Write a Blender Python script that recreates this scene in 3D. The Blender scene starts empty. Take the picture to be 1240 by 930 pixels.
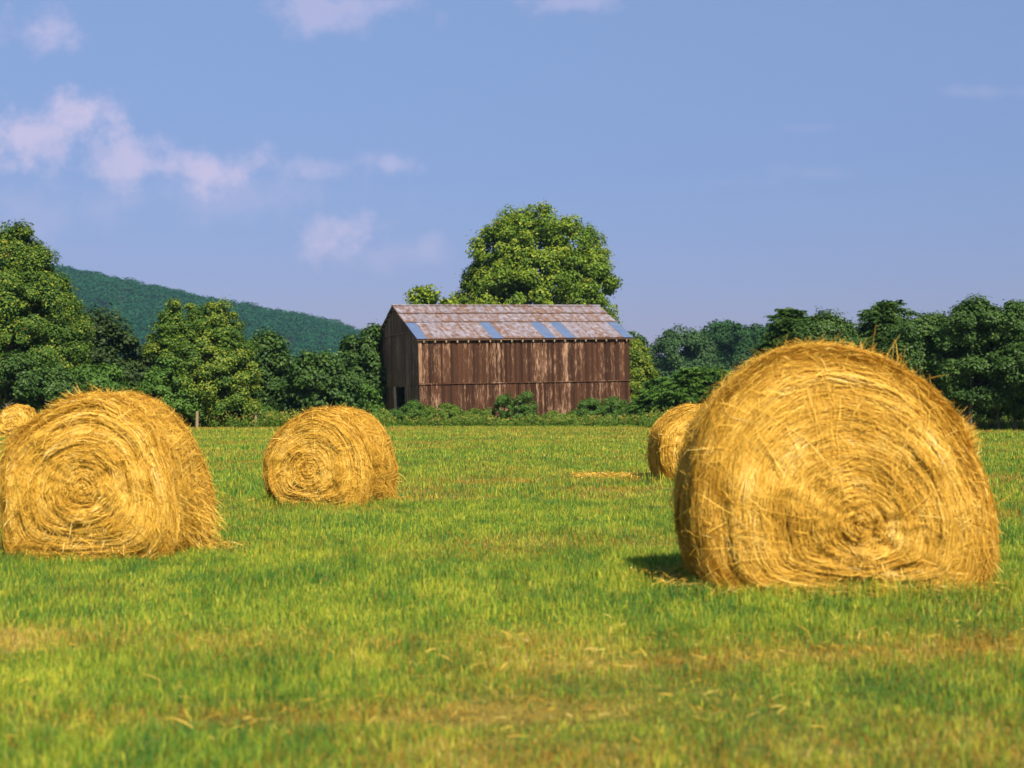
import bpy, math, random
import numpy as np
from mathutils import Vector

PI = math.pi
R = math.radians
SC = bpy.context.scene
COL = SC.collection
RNG = np.random.default_rng(7)

# ------------------------------------------------------------------ camera model (for laying out real positions)
F = 1700.0            # focal length in photo pixels (1240 wide)
CAM_H = 1.45
HZ = 487.0            # horizon row


def at(px, Y):
    return (px - 620.0) * Y / F


def zat(py, Y):
    return CAM_H + (HZ - py) * Y / F


# ------------------------------------------------------------------ noise
def _hash(ix, iy, iz, seed):
    h = (ix.astype(np.int64) * 374761393 + iy.astype(np.int64) * 668265263
         + iz.astype(np.int64) * 2147483647 + seed * 1274126177) & 0xFFFFFFFF
    h = ((h ^ (h >> 13)) * 1274126177) & 0xFFFFFFFF
    h = (h ^ (h >> 16)) & 0xFFFFFFFF
    h = (h * 2246822519) & 0xFFFFFFFF
    h = h ^ (h >> 15)
    return h.astype(np.float64) / 4294967295.0


def vnoise(x, y, z=None, seed=0):
    x = np.asarray(x, float); y = np.asarray(y, float)
    z = np.zeros_like(x) if z is None else np.asarray(z, float)
    ix, iy, iz = np.floor(x), np.floor(y), np.floor(z)
    fx, fy, fz = x - ix, y - iy, z - iz
    fx = fx * fx * (3 - 2 * fx); fy = fy * fy * (3 - 2 * fy); fz = fz * fz * (3 - 2 * fz)
    out = 0
    for dx in (0, 1):
        for dy in (0, 1):
            for dz in (0, 1):
                w = (fx if dx else 1 - fx) * (fy if dy else 1 - fy) * (fz if dz else 1 - fz)
                out = out + w * _hash(ix + dx, iy + dy, iz + dz, seed)
    return out


def fbm(x, y, z=None, seed=0, octs=4):
    s = 0; a = 0.5; t = 0; f = 1.0
    for o in range(octs):
        s = s + a * vnoise(np.asarray(x) * f, np.asarray(y) * f, None if z is None else np.asarray(z) * f, seed + o * 17)
        t += a; a *= 0.5; f *= 2.03
    return s / t


def smooth(a, b, x):
    t = np.clip((np.asarray(x, float) - a) / (b - a), 0, 1)
    return t * t * (3 - 2 * t)


# ------------------------------------------------------------------ mesh building
def mesh_obj(name, verts, faces_q=None, faces_t=None, mat=None, parent=None, attrs=None, shade_smooth=False):
    """verts (n,3); faces_q (m,4) and/or faces_t (k,3); attrs: {name: per-vertex float}"""
    me = bpy.data.meshes.new(name)
    verts = np.asarray(verts, np.float32)
    me.vertices.add(len(verts))
    me.vertices.foreach_set('co', verts.ravel())
    loops, starts = [], []
    n = 0
    for f, k in ((faces_q, 4), (faces_t, 3)):
        if f is not None and len(f):
            f = np.asarray(f, np.int32)
            loops.append(f.ravel())
            starts.append(n + np.arange(len(f), dtype=np.int32) * k)
            n += f.size
    loops = np.concatenate(loops); starts = np.concatenate(starts)
    me.loops.add(len(loops)); me.loops.foreach_set('vertex_index', loops)
    me.polygons.add(len(starts)); me.polygons.foreach_set('loop_start', starts)
    me.polygons.foreach_set('use_smooth', np.full(len(starts), bool(shade_smooth)))
    me.update(calc_edges=True)
    if attrs:
        for k, v in attrs.items():
            a = me.attributes.new(k, 'FLOAT', 'POINT')
            a.data.foreach_set('value', np.asarray(v, np.float32))
    if mat:
        me.materials.append(mat)
    o = bpy.data.objects.new(name, me)
    COL.objects.link(o)
    if parent:
        o.parent = parent
    return o


def thing(name, label, cat, loc=(0, 0, 0), rot=(0, 0, 0), group=None):
    o = bpy.data.objects.new(name, None)
    COL.objects.link(o)
    o.empty_display_size = 0.3
    o.location = loc
    o.rotation_euler = rot
    o['label'] = label
    o['category'] = cat
    if group:
        o['group'] = group
    return o


def tag(o, label=None, cat=None, group=None, kind=None):
    for k, v in (('label', label), ('category', cat), ('group', group), ('kind', kind)):
        if v:
            o[k] = v
    return o


class MB:
    """collects boxes / tubes into one mesh"""
    def __init__(self):
        self.v = []; self.q = []; self.n = 0

    def add(self, v, q):
        v = np.asarray(v, float); q = np.asarray(q, int)
        self.v.append(v); self.q.append(q + self.n); self.n += len(v)

    def box(self, x0, x1, y0, y1, z0, z1):
        v = [(x0, y0, z0), (x1, y0, z0), (x1, y1, z0), (x0, y1, z0), (x0, y0, z1), (x1, y0, z1), (x1, y1, z1), (x0, y1, z1)]
        self.hexa(v)

    def hexa(self, v):
        self.add(v, [(0, 3, 2, 1), (4, 5, 6, 7), (0, 1, 5, 4), (1, 2, 6, 5), (2, 3, 7, 6), (3, 0, 4, 7)])

    def tube(self, pts, rad, sides=7):
        pts = np.asarray(pts, float); n = len(pts)
        tan = np.gradient(pts, axis=0)
        tan /= np.linalg.norm(tan, axis=1)[:, None] + 1e-9
        ref = np.where(np.abs(tan[:, 2:3]) > 0.9, np.array([[1.0, 0, 0]]), np.array([[0, 0, 1.0]]))
        a = np.cross(tan, ref); a /= np.linalg.norm(a, axis=1)[:, None] + 1e-9
        b = np.cross(tan, a)
        th = np.linspace(0, 2 * PI, sides, endpoint=False)
        rad = np.asarray(rad, float)
        ring = pts[:, None, :] + rad[:, None, None] * (np.cos(th)[None, :, None] * a[:, None, :] + np.sin(th)[None, :, None] * b[:, None, :])
        v = ring.reshape(-1, 3)
        q = []
        for i in range(n - 1):
            for j in range(sides):
                k = (j + 1) % sides
                q.append((i * sides + j, i * sides + k, (i + 1) * sides + k, (i + 1) * sides + j))
        self.add(v, q)

    def build(self, name, mat, parent=None, smooth_=False, attrs=None):
        return mesh_obj(name, np.concatenate(self.v), np.concatenate(self.q), None, mat, parent, attrs, smooth_)


# ------------------------------------------------------------------ materials
def new_mat(name):
    m = bpy.data.materials.new(name)
    m.use_nodes = True
    nt = m.node_tree
    for n in list(nt.nodes):
        nt.nodes.remove(n)
    out = nt.nodes.new('ShaderNodeOutputMaterial')
    return m, nt, out


def N(nt, typ, **kw):
    n = nt.nodes.new(typ)
    for k, v in kw.items():
        if k.startswith('i_'):
            n.inputs[k[2:]].default_value = v
        else:
            setattr(n, k, v)
    return n


def ramp(nt, stops, fac=None, interp='LINEAR'):
    r = nt.nodes.new('ShaderNodeValToRGB')
    r.color_ramp.interpolation = interp
    el = r.color_ramp.elements
    while len(el) < len(stops):
        el.new(0.5)
    for e, (p, c) in zip(el, stops):
        e.position = p
        e.color = (*c, 1) if len(c) == 3 else c
    if fac is not None:
        nt.links.new(fac, r.inputs['Fac'])
    return r


def mixc(nt, fac, a, b, blend='MIX'):
    m = nt.nodes.new('ShaderNodeMix')
    m.data_type = 'RGBA'; m.blend_type = blend
    for i, x in ((0, fac), (6, a), (7, b)):
        if isinstance(x, (int, float)):
            m.inputs[i].default_value = x
        elif isinstance(x, tuple):
            m.inputs[i].default_value = (*x, 1)
        else:
            nt.links.new(x, m.inputs[i])
    return m.outputs[2]


def attr(nt, name):
    a = nt.nodes.new('ShaderNodeAttribute')
    a.attribute_name = name
    return a.outputs['Fac']


def mth(nt, op, a, b=None, clamp=False):
    m = nt.nodes.new('ShaderNodeMath')
    m.operation = op
    m.use_clamp = clamp
    for i, x in ((0, a), (1, b)):
        if x is None:
            continue
        if isinstance(x, (int, float)):
            m.inputs[i].default_value = x
        else:
            nt.links.new(x, m.inputs[i])
    return m.outputs[0]


def leaf_mat(name, dark, mid, light, tint, trans=0.3, spec=0.25, autumn=None):
    """leaf colours: per-leaf random between dark..light, 'young' attribute mixes in a yellower tone, mostly on outer, upper leaves"""
    m, nt, out = new_mat(name)
    L = nt.links
    rnd = attr(nt, 'rnd'); yg = attr(nt, 'tint')
    tc = N(nt, 'ShaderNodeTexCoord')
    nz = N(nt, 'ShaderNodeTexNoise'); nz.inputs['Scale'].default_value = 0.55; nz.inputs['Detail'].default_value = 3
    L.new(tc.outputs['Object'], nz.inputs['Vector'])
    f = mth(nt, 'ADD', mth(nt, 'MULTIPLY', rnd, 0.6), mth(nt, 'MULTIPLY', mth(nt, 'SUBTRACT', nz.outputs['Fac'], 0.3), 1.0), True)
    r = ramp(nt, [(0.0, dark), (0.5, mid), (1.0, light)], f)
    c = mixc(nt, yg, r.outputs['Color'], tint)
    if autumn:
        g = mth(nt, 'GREATER_THAN', rnd, 0.9986)
        c = mixc(nt, g, c, autumn)
    p = N(nt, 'ShaderNodeBsdfPrincipled')
    p.inputs['Roughness'].default_value = 0.5
    p.inputs['Specular IOR Level'].default_value = spec
    L.new(c, p.inputs['Base Color'])
    t = N(nt, 'ShaderNodeBsdfTranslucent')
    tcx = mixc(nt, 1.0, c, (1.0, 1.0, 0.45), 'MULTIPLY')
    L.new(tcx, t.inputs['Color'])
    mx = N(nt, 'ShaderNodeMixShader'); mx.inputs[0].default_value = trans
    L.new(p.outputs[0], mx.inputs[1]); L.new(t.outputs[0], mx.inputs[2])
    L.new(mx.outputs[0], out.inputs['Surface'])
    return m


def bark_mat(name, c1, c2, scale=3.0):
    m, nt, out = new_mat(name)
    tc = N(nt, 'ShaderNodeTexCoord')
    mp = N(nt, 'ShaderNodeMapping'); mp.inputs['Scale'].default_value = (scale, scale, scale * 0.25)
    nt.links.new(tc.outputs['Object'], mp.inputs['Vector'])
    nz = N(nt, 'ShaderNodeTexNoise'); nz.inputs['Scale'].default_value = 2.0; nz.inputs['Detail'].default_value = 6
    nt.links.new(mp.outputs[0], nz.inputs['Vector'])
    r = ramp(nt, [(0.35, c1), (0.62, c2)], nz.outputs['Fac'])
    p = N(nt, 'ShaderNodeBsdfPrincipled'); p.inputs['Roughness'].default_value = 0.9
    nt.links.new(r.outputs['Color'], p.inputs['Base Color'])
    b = N(nt, 'ShaderNodeBump'); b.inputs['Strength'].default_value = 0.6; b.inputs['Distance'].default_value = 0.03
    nt.links.new(nz.outputs['Fac'], b.inputs['Height']); nt.links.new(b.outputs[0], p.inputs['Normal'])
    nt.links.new(p.outputs[0], out.inputs['Surface'])
    return m


M = {}
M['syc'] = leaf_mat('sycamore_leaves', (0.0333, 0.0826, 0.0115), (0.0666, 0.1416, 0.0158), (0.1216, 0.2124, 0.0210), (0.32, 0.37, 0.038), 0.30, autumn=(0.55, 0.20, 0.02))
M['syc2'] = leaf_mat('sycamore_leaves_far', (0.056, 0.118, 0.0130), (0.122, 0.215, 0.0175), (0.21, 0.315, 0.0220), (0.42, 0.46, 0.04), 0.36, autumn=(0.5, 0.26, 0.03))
M['dark'] = leaf_mat('dark_leaves', (0.0267, 0.0672, 0.0140), (0.0494, 0.1075, 0.0180), (0.0909, 0.1680, 0.0259), (0.13, 0.21, 0.035), 0.28)
M['olive'] = leaf_mat('olive_leaves', (0.0229, 0.0480, 0.0123), (0.0395, 0.0749, 0.0170), (0.0686, 0.1104, 0.0227), (0.10, 0.13, 0.03), 0.24)
M['mid'] = leaf_mat('mid_leaves', (0.0375, 0.0952, 0.0147), (0.0750, 0.1624, 0.0210), (0.1313, 0.2352, 0.0315), (0.16, 0.27, 0.04), 0.28)
M['haze'] = leaf_mat('hazed_leaves', (0.0319, 0.0736, 0.0284), (0.0551, 0.1117, 0.0393), (0.0943, 0.1587, 0.0524), (0.09, 0.15, 0.05), 0.2, 0.05)  # blue-grey of distance haze is mixed into the leaf colour
M['haze2'] = leaf_mat('hazed_leaves_deep', (0.0221, 0.0641, 0.0259), (0.0378, 0.0986, 0.0346), (0.0662, 0.1417, 0.0432), (0.06, 0.14, 0.04), 0.2, 0.05)  # deeper green, also with distance haze painted into it
M['yel'] = leaf_mat('yellow_green_leaves', (0.05, 0.11, 0.012), (0.11, 0.19, 0.016), (0.18, 0.26, 0.02), (0.36, 0.36, 0.03), 0.34)
M['weed'] = leaf_mat('weed_leaves', (0.0520, 0.1140, 0.0140), (0.1105, 0.1980, 0.0220), (0.1950, 0.2880, 0.0300), (0.42, 0.33, 0.06), 0.3)
M['forest'] = leaf_mat('forest_leaves', (0.0066, 0.0518, 0.0216), (0.0132, 0.0766, 0.0311), (0.0286, 0.1118, 0.0405), (0.08, 0.16, 0.04), 0.15, 0.0)
M['bark'] = bark_mat('bark', (0.07, 0.055, 0.04), (0.16, 0.13, 0.10))
M['barksyc'] = bark_mat('sycamore_bark', (0.22, 0.19, 0.15), (0.55, 0.52, 0.46), 1.5)


# ------------------------------------------------------------------ sun, sky, camera
SUN_EL, SUN_AZ = R(46), R(22)          # azimuth: off straight-behind the camera, towards the right
sun_dir = Vector((math.sin(SUN_AZ) * math.cos(SUN_EL), -math.cos(SUN_AZ) * math.cos(SUN_EL), math.sin(SUN_EL)))
ld = bpy.data.lights.new('sun', 'SUN')
ld.energy = 4.6; ld.angle = R(0.5); ld.color = (1.0, 0.90, 0.74)
lo = bpy.data.objects.new('sun', ld); COL.objects.link(lo)
lo.rotation_euler = (-sun_dir).to_track_quat('-Z', 'Y').to_euler()
lo.location = (20, -30, 40)

w = bpy.data.worlds.new('World'); SC.world = w; w.use_nodes = True
nt = w.node_tree
bg = nt.nodes['Background']
sky = nt.nodes.new('ShaderNodeTexSky'); sky.sky_type = 'NISHITA'; sky.sun_disc = False
sky.sun_elevation = SUN_EL; sky.sun_rotation = PI - SUN_AZ
sky.air_density = 1.0; sky.dust_density = 0.6; sky.ozone_density = 3.0; sky.altitude = 200
tc = nt.nodes.new('ShaderNodeTexCoord')
sep = nt.nodes.new('ShaderNodeSeparateXYZ'); nt.links.new(tc.outputs['Generated'], sep.inputs[0])
# colour trim of the sky: lilac towards the horizon
grad = ramp(nt, [(0.0, (0.385, 0.300, 0.47)), (0.05, (0.405, 0.325, 0.49)), (0.09, (0.45, 0.380, 0.54)), (0.17, (0.55, 0.500, 0.635)), (0.28, (0.78, 0.705, 0.79)), (1.0, (1, 1, 1))], sep.outputs['Z'])
skyc = mixc(nt, 1.0, sky.outputs[0], grad.outputs['Color'], 'MULTIPLY')
# clouds: ellipses in direction space (x/y, z/y) with ragged noise edges
ysafe = mth(nt, 'MAXIMUM', sep.outputs['Y'], 0.02)
u = mth(nt, 'DIVIDE', sep.outputs['X'], ysafe); v = mth(nt, 'DIVIDE', sep.outputs['Z'], ysafe)
comb = nt.nodes.new('ShaderNodeCombineXYZ'); nt.links.new(u, comb.inputs[0]); nt.links.new(v, comb.inputs[1])
cn = N(nt, 'ShaderNodeTexNoise'); cn.inputs['Scale'].default_value = 30; cn.inputs['Detail'].default_value = 7; cn.inputs['Roughness'].default_value = 0.62
nt.links.new(comb.outputs[0], cn.inputs['Vector'])
cn2 = N(nt, 'ShaderNodeTexNoise'); cn2.inputs['Scale'].default_value = 9; cn2.inputs['Detail'].default_value = 4
nt.links.new(comb.outputs[0], cn2.inputs['Vector'])
nzv = mth(nt, 'ADD', mth(nt, 'MULTIPLY', mth(nt, 'SUBTRACT', cn.outputs['Fac'], 0.5), 2.4), mth(nt, 'MULTIPLY', mth(nt, 'SUBTRACT', cn2.outputs['Fac'], 0.5), 1.2))
CLOUDS = [(35, 158, 95, 46, .85), (78, 140, 40, 40, .9), (40, 32, 58, 34, .6), (165, 195, 75, 30, .75), (258, 204, 60, 36, .85), (312, 192, 45, 24, .55),
          (385, 200, 55, 24, .5), (478, 193, 62, 20, .5), (418, 270, 58, 46, .7), (400, 4, 110, 30, .45), (520, 298, 26, 20, .3), (690, -4, 90, 16, .35),
          (1195, 106, 90, 10, .16), (985, 150, 40, 8, .12), (880, 216, 60, 8, .12), (990, 205, 60, 8, .10), (300, 230, 200, 40, .25), (470, 305, 90, 25, .22), (60, 250, 130, 40, .2)]
tot = None
for cx, cy, a, b, s in CLOUDS:
    mp = nt.nodes.new('ShaderNodeMapping'); mp.vector_type = 'TEXTURE'
    mp.inputs['Location'].default_value = ((cx - 620) / F, (HZ - cy) / F, 0)
    mp.inputs['Scale'].default_value = (a * 1.25 / F, b * 1.25 / F, 1)
    nt.links.new(comb.outputs[0], mp.inputs['Vector'])
    ln = nt.nodes.new('ShaderNodeVectorMath'); ln.operation = 'LENGTH'
    nt.links.new(mp.outputs[0], ln.inputs[0])
    d = mth(nt, 'ADD', mth(nt, 'SUBTRACT', 0.72, ln.outputs['Value']), mth(nt, 'MULTIPLY', nzv, 1.15))
    mr = nt.nodes.new('ShaderNodeMapRange'); mr.interpolation_type = 'SMOOTHSTEP'
    nt.links.new(d, mr.inputs['Value'])
    mr.inputs['From Min'].default_value = -0.2; mr.inputs['From Max'].default_value = 0.85
    mr.inputs['To Max'].default_value = s
    tot = mr.outputs[0] if tot is None else mth(nt, 'MAXIMUM', tot, mr.outputs[0])
front = mth(nt, 'GREATER_THAN', sep.outputs['Y'], 0.05)
tot = mth(nt, 'MULTIPLY', tot, front)
cloudcol = (4.4, 3.75, 5.1)
allsky = mixc(nt, mth(nt, 'MULTIPLY', tot, 0.92), skyc, cloudcol)
nt.links.new(allsky, bg.inputs['Color'])
bg.inputs['Strength'].default_value = 0.10

cd = bpy.data.cameras.new('camera'); cam = bpy.data.objects.new('camera', cd); COL.objects.link(cam)
cam.location = (0, 0, CAM_H)
cam.rotation_euler = (R(90) + math.atan((HZ - 461) / F), 0, 0)
cd.sensor_width = 36; cd.lens = 36 * F / 1240
cd.clip_end = 6000; cd.clip_start = 0.05
cd.dof.use_dof = True; cd.dof.focus_distance = 30; cd.dof.aperture_fstop = 2.1
SC.camera = cam

SC.view_settings.view_transform = 'Standard'; SC.view_settings.look = 'None'
SC.view_settings.exposure = 0.75; SC.view_settings.gamma = 1
SC.view_settings.use_curve_mapping = False
SC.render.engine = 'CYCLES'
SC.cycles.use_denoising = True
SC.cycles.max_bounces = 6; SC.cycles.diffuse_bounces = 3; SC.cycles.glossy_bounces = 2
SC.cycles.transmission_bounces = 3; SC.cycles.volume_bounces = 0
SC.cycles.caustics_reflective = False; SC.cycles.caustics_refractive = False
SC.cycles.adaptive_threshold = 0.012


# ------------------------------------------------------------------ terrain
BUMPS = []


def gz(x, y):
    x = np.asarray(x, float); y = np.asarray(y, float)
    z = (fbm(x / 9.0, y / 9.0, seed=3, octs=2) - 0.5) * 0.10
    z = z + 0.05 * np.exp(-(((x - 2.5) / 2.4) ** 2 + ((y - 10.6) / 2.4) ** 2))
    z = z - 0.06 * np.exp(-(((x + 2.9) / 5) ** 2 + ((y - 21) / 5) ** 2))
    z = z - 0.05 * np.exp(-((y - 6.55 - 0.05 * x) / 0.28) ** 2) * smooth(1.5, -0.5, x)    # mower wheel rut in the foreground
    z = z + 0.9 * smooth(97, 125, y) + 0.5 * smooth(8, 30, x) * smooth(60, 110, y)
    return z * smooth(-30, 0, y) if False else z


def dryness(x, y):
    """0 green regrowth .. 1 tan cut stubble (world coordinates)"""
    x = np.asarray(x, float); y = np.asarray(y, float)
    n1 = fbm(x / 1.6, y / 1.1, seed=11, octs=4)
    n2 = fbm(x / 6.0, y / 3.0, seed=23, octs=3)
    n3 = fbm(x / 18.0, y / 5.0, seed=31, octs=3)
    wob = (fbm(x / 3.0, y * 0 + 0.5, seed=41, octs=3) - 0.5)
    d = 0.23 + 0.07 * smooth(13, 18, y) + (n1 - 0.5) * 1.5 + (n2 - 0.5) * 0.8 + (n3 - 0.5) * 0.9
    # windrows: bands across the field
    def band(y0, s, amp, slope=0.0, x0=-1e3, x1=1e3):
        m = smooth(x0, x0 + 1.5, x) * (1 - smooth(x1 - 1.5, x1, x))
        return amp * m * np.exp(-((y - y0 - slope * x - wob * s * 2.2) / s) ** 2)
    d = d + band(8.5, 0.45, 0.40, 0.03) + band(6.7, 0.2, 0.5, 0.05, -3, 1.6)
    d = d + band(7.7, 0.25, 0.5, 0.22, -0.6, 4)
    d = d + band(19.0, 1.2, 0.14, 0.05) + band(27.5, 0.8, 0.45, 0.02, 1.5, 5.5) + band(32.0, 1.4, 0.28, 0.06) + band(41, 2.5, 0.22, -0.1)
    d = d + band(52, 3, 0.18, 0.08) + band(63, 3, 0.16, -0.1) + band(76, 3, 0.22, 0.05) + band(86, 2.4, 0.42, 0.0)
    d = d - 0.25 * smooth(6, 14, x) * smooth(50, 20, y) * smooth(8, 14, y)
    d = d - 0.22 * smooth(-0.5, 1.0, x) * smooth(7.6, 6.6, y)
    d = d - 0.2 * np.exp(-((y - 12.2) / 1.4) ** 2) - 0.12 * np.exp(-((y - 16.0) / 1.4) ** 2)
    return np.clip(d, 0, 1)


def axis_grid(fine0, fine1, step, far0, far1, g=1.25):
    a = list(np.arange(fine0, fine1 + 1e-6, step))
    s = step; p = fine1
    while p < far1:
        s *= g; p = min(p + s, far1); a.append(p)
    s = step; p = fine0
    while p > far0:
        s *= g; p = max(p - s, far0); a.insert(0, p)
    return np.array(a)


gx = axis_grid(-14, 14, 0.2, -2400, 2400, 1.07)
gy = axis_grid(3, 34, 0.16, -60, 2300, 1.04)
XX, YY = np.meshgrid(gx, gy)
ZZ = gz(XX, YY)
nx, ny = len(gx), len(gy)
idx = np.arange(nx * ny).reshape(ny, nx)
fq = np.stack([idx[:-1, :-1], idx[:-1, 1:], idx[1:, 1:], idx[1:, :-1]], -1).reshape(-1, 4)
gm, nt, out = new_mat('field_ground')
L = nt.links
tc = N(nt, 'ShaderNodeTexCoord')
na = N(nt, 'ShaderNodeTexNoise'); na.inputs['Scale'].default_value = 9; na.inputs['Detail'].default_value = 8; na.inputs['Roughness'].default_value = 0.7
L.new(tc.outputs['Object'], na.inputs['Vector'])
nb = N(nt, 'ShaderNodeTexNoise'); nb.inputs['Scale'].default_value = 1.7; nb.inputs['Detail'].default_value = 6; nb.inputs['Roughness'].default_value = 0.65
L.new(tc.outputs['Object'], nb.inputs['Vector'])
gr = ramp(nt, [(0.30, (0.030, 0.065, 0.010)), (0.5, (0.075, 0.14, 0.014)), (0.72, (0.17, 0.20, 0.03))], na.outputs['Fac'])
dr = ramp(nt, [(0.30, (0.08, 0.070, 0.014)), (0.5, (0.21, 0.165, 0.032)), (0.72, (0.38, 0.27, 0.06))], na.outputs['Fac'])
df = mth(nt, 'ADD', attr(nt, 'dry'), mth(nt, 'MULTIPLY', mth(nt, 'SUBTRACT', nb.outputs['Fac'], 0.5), 0.5), True)
c = mixc(nt, df, gr.outputs['Color'], dr.outputs['Color'])
p = N(nt, 'ShaderNodeBsdfPrincipled'); p.inputs['Roughness'].default_value = 1.0; p.inputs['Specular IOR Level'].default_value = 0.1
L.new(c, p.inputs['Base Color'])
bp = N(nt, 'ShaderNodeBump'); bp.inputs['Strength'].default_value = 0.9; bp.inputs['Distance'].default_value = 0.05
L.new(na.outputs['Fac'], bp.inputs['Height']); L.new(bp.outputs[0], p.inputs['Normal'])
L.new(p.outputs[0], out.inputs['Surface'])
ground = mesh_obj('ground', np.stack([XX, YY, ZZ], -1).reshape(-1, 3), fq, None, gm, None, {'dry': dryness(XX, YY).ravel()}, True)
tag(ground, 'gently rolling mown hay field with green and tan patches', 'ground', kind='structure')


# ------------------------------------------------------------------ grass (stuff)
grm, nt, out = new_mat('grass_blades')
L = nt.links
rn = attr(nt, 'rnd'); dy = attr(nt, 'dry')
g1 = ramp(nt, [(0.0, (0.042, 0.145, 0.032)), (0.3, (0.115, 0.245, 0.030)), (0.6, (0.265, 0.375, 0.030)), (1.0, (0.60, 0.57, 0.055))], rn)
g2 = ramp(nt, [(0.0, (0.30, 0.155, 0.022)), (0.4, (0.50, 0.29, 0.042)), (0.75, (0.52, 0.34, 0.06)), (1.0, (0.66, 0.50, 0.16))], rn)
c = mixc(nt, dy, g1.outputs['Color'], g2.outputs['Color'])
p = N(nt, 'ShaderNodeBsdfPrincipled'); p.inputs['Roughness'].default_value = 0.55; p.inputs['Specular IOR Level'].default_value = 0.2
L.new(c, p.inputs['Base Color'])
t = N(nt, 'ShaderNodeBsdfTranslucent'); L.new(c, t.inputs['Color'])
mx = N(nt, 'ShaderNodeMixShader'); mx.inputs[0].default_value = 0.35
L.new(p.outputs[0], mx.inputs[1]); L.new(t.outputs[0], mx.inputs[2]); L.new(mx.outputs[0], out.inputs['Surface'])
M['grass'] = grm


def blades(base, h, wd, lean, az, leanaz, rnd, dry):
    """one quad + one tip triangle per blade"""
    n = len(base)
    side = np.stack([np.cos(az), np.sin(az), np.zeros(n)], -1) * (wd * 0.5)[:, None]
    ld_ = np.stack([np.cos(leanaz), np.sin(leanaz), np.zeros(n)], -1)
    mid = base + ld_ * (lean * h * 0.35)[:, None] + np.array([0, 0, 1.0]) * (h * 0.58)[:, None]
    tip = base + ld_ * (lean * h)[:, None] + np.array([0, 0, 1.0]) * (h * np.sqrt(np.clip(1 - 0.6 * lean ** 2, 0.15, 1)))[:, None]
    v = np.stack([base - side, base + side, mid + side * 0.85, mid - side * 0.85, tip], 1).reshape(-1, 3)
    o = np.arange(n)[:, None] * 5
    q = o + np.array([[0, 1, 2, 3]]); tt = o + np.array([[3, 2, 4]])
    return v, q, tt, np.repeat(rnd, 5), np.repeat(dry, 5)


def grass_zone(y0, y1, dens, per, hh, ww, spread, margin, rng):
    # tuft centres with density per m2, inside the view wedge plus a margin
    hw = y1 * 0.385 + margin
    n = int(dens * (y1 - y0) * 2 * hw)
    x = rng.uniform(-hw, hw, n); y = rng.uniform(y0, y1, n)
    k = np.abs(x) < y * 0.385 + margin
    x, y = x[k], y[k]
    d = dryness(x, y)
    # growth: patchy height
    gh = 0.45 + 1.1 * fbm(x / 0.7, y / 0.9, seed=77, octs=3)
    for bx, by, bw in ((2.52, 10.95, 1.15), (-4.07, 13.95, 0.85), (-2.85, 21.2, 0.85), (3.5, 26.6, 0.85)):
        dd = np.maximum(np.abs(x - bx) - bw, 0) ** 2 + np.maximum(np.abs(y - by) - 0.7, 0) ** 2
        gh = gh * (1 + 0.75 * np.exp(-dd / 0.16) * (0.4 + 1.2 * vnoise(x / 0.25, y / 0.25, None, 99)))
    n = len(x)
    rep = rng.integers(max(1, per - 3), per + 4, n)
    X = np.repeat(x, rep); Y = np.repeat(y, rep); D = np.repeat(d, rep); G = np.repeat(gh, rep)
    T = np.repeat(rng.normal(0, 0.17, n) + (fbm(x / 0.3, y / 0.6, seed=61, octs=3) - 0.5) * 0.8 + (fbm(x / 5, y / 3, seed=67, octs=2) - 0.5) * 0.25, rep)
    m = len(X)
    X = X + rng.normal(0, spread, m); Y = Y + rng.normal(0, spread, m)
    dry = (rng.random(m) < D * 0.95).astype(float) * rng.uniform(0.7, 1.0, m)
    # ordinary grass holds some pale stems too
    dry = np.maximum(dry, (rng.random(m) < 0.23) * rng.uniform(0.4, 1, m))
    h = hh * G * rng.uniform(0.5, 1.25, m) * (1 - 0.35 * (dry > 0.5)) * (1 - 0.3 * np.exp(-((Y - 6.4 - 0.18 * X) / 0.9) ** 2) * smooth(-1, 1, X))
    lean = np.clip(np.abs(rng.normal(0.25, 0.25, m)), 0, 0.95)
    base = np.stack([X, Y, gz(X, Y) - 0.01], -1)
    rnd = np.clip(0.44 + T + rng.normal(0, 0.23, m), 0, 1)
    return blades(base, h, ww * rng.uniform(0.6, 1.4, m), lean, rng.uniform(0, 2 * PI, m), rng.uniform(0, 2 * PI, m), rnd, dry)


zones = [(4.6, 9, 430, 11, 0.080, 0.0044, 0.035, 3.0), (9, 14, 290, 10, 0.082, 0.0055, 0.045, 3.5), (14, 22, 150, 9, 0.088, 0.0075, 0.06, 4.0),
         (22, 36, 52, 8, 0.11, 0.012, 0.10, 5.0), (36, 60, 22, 7, 0.12, 0.02, 0.16, 6.0), (60, 98, 10, 6, 0.14, 0.032, 0.25, 9.0)]
V, Q, T_, RN, DR = [], [], [], [], []
off = 0
for zn in zones:
    v, q, tt, r_, d_ = grass_zone(*zn, RNG)
    V.append(v); Q.append(q + off); T_.append(tt + off); RN.append(r_); DR.append(d_); off += len(v)
grass = mesh_obj('grass', np.concatenate(V), np.concatenate(Q), np.concatenate(T_), grm, None, {'rnd': np.concatenate(RN), 'dry': np.concatenate(DR)})
tag(grass, 'green regrowing grass with tan stubble across the mown field', 'grass', kind='stuff')


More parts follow.
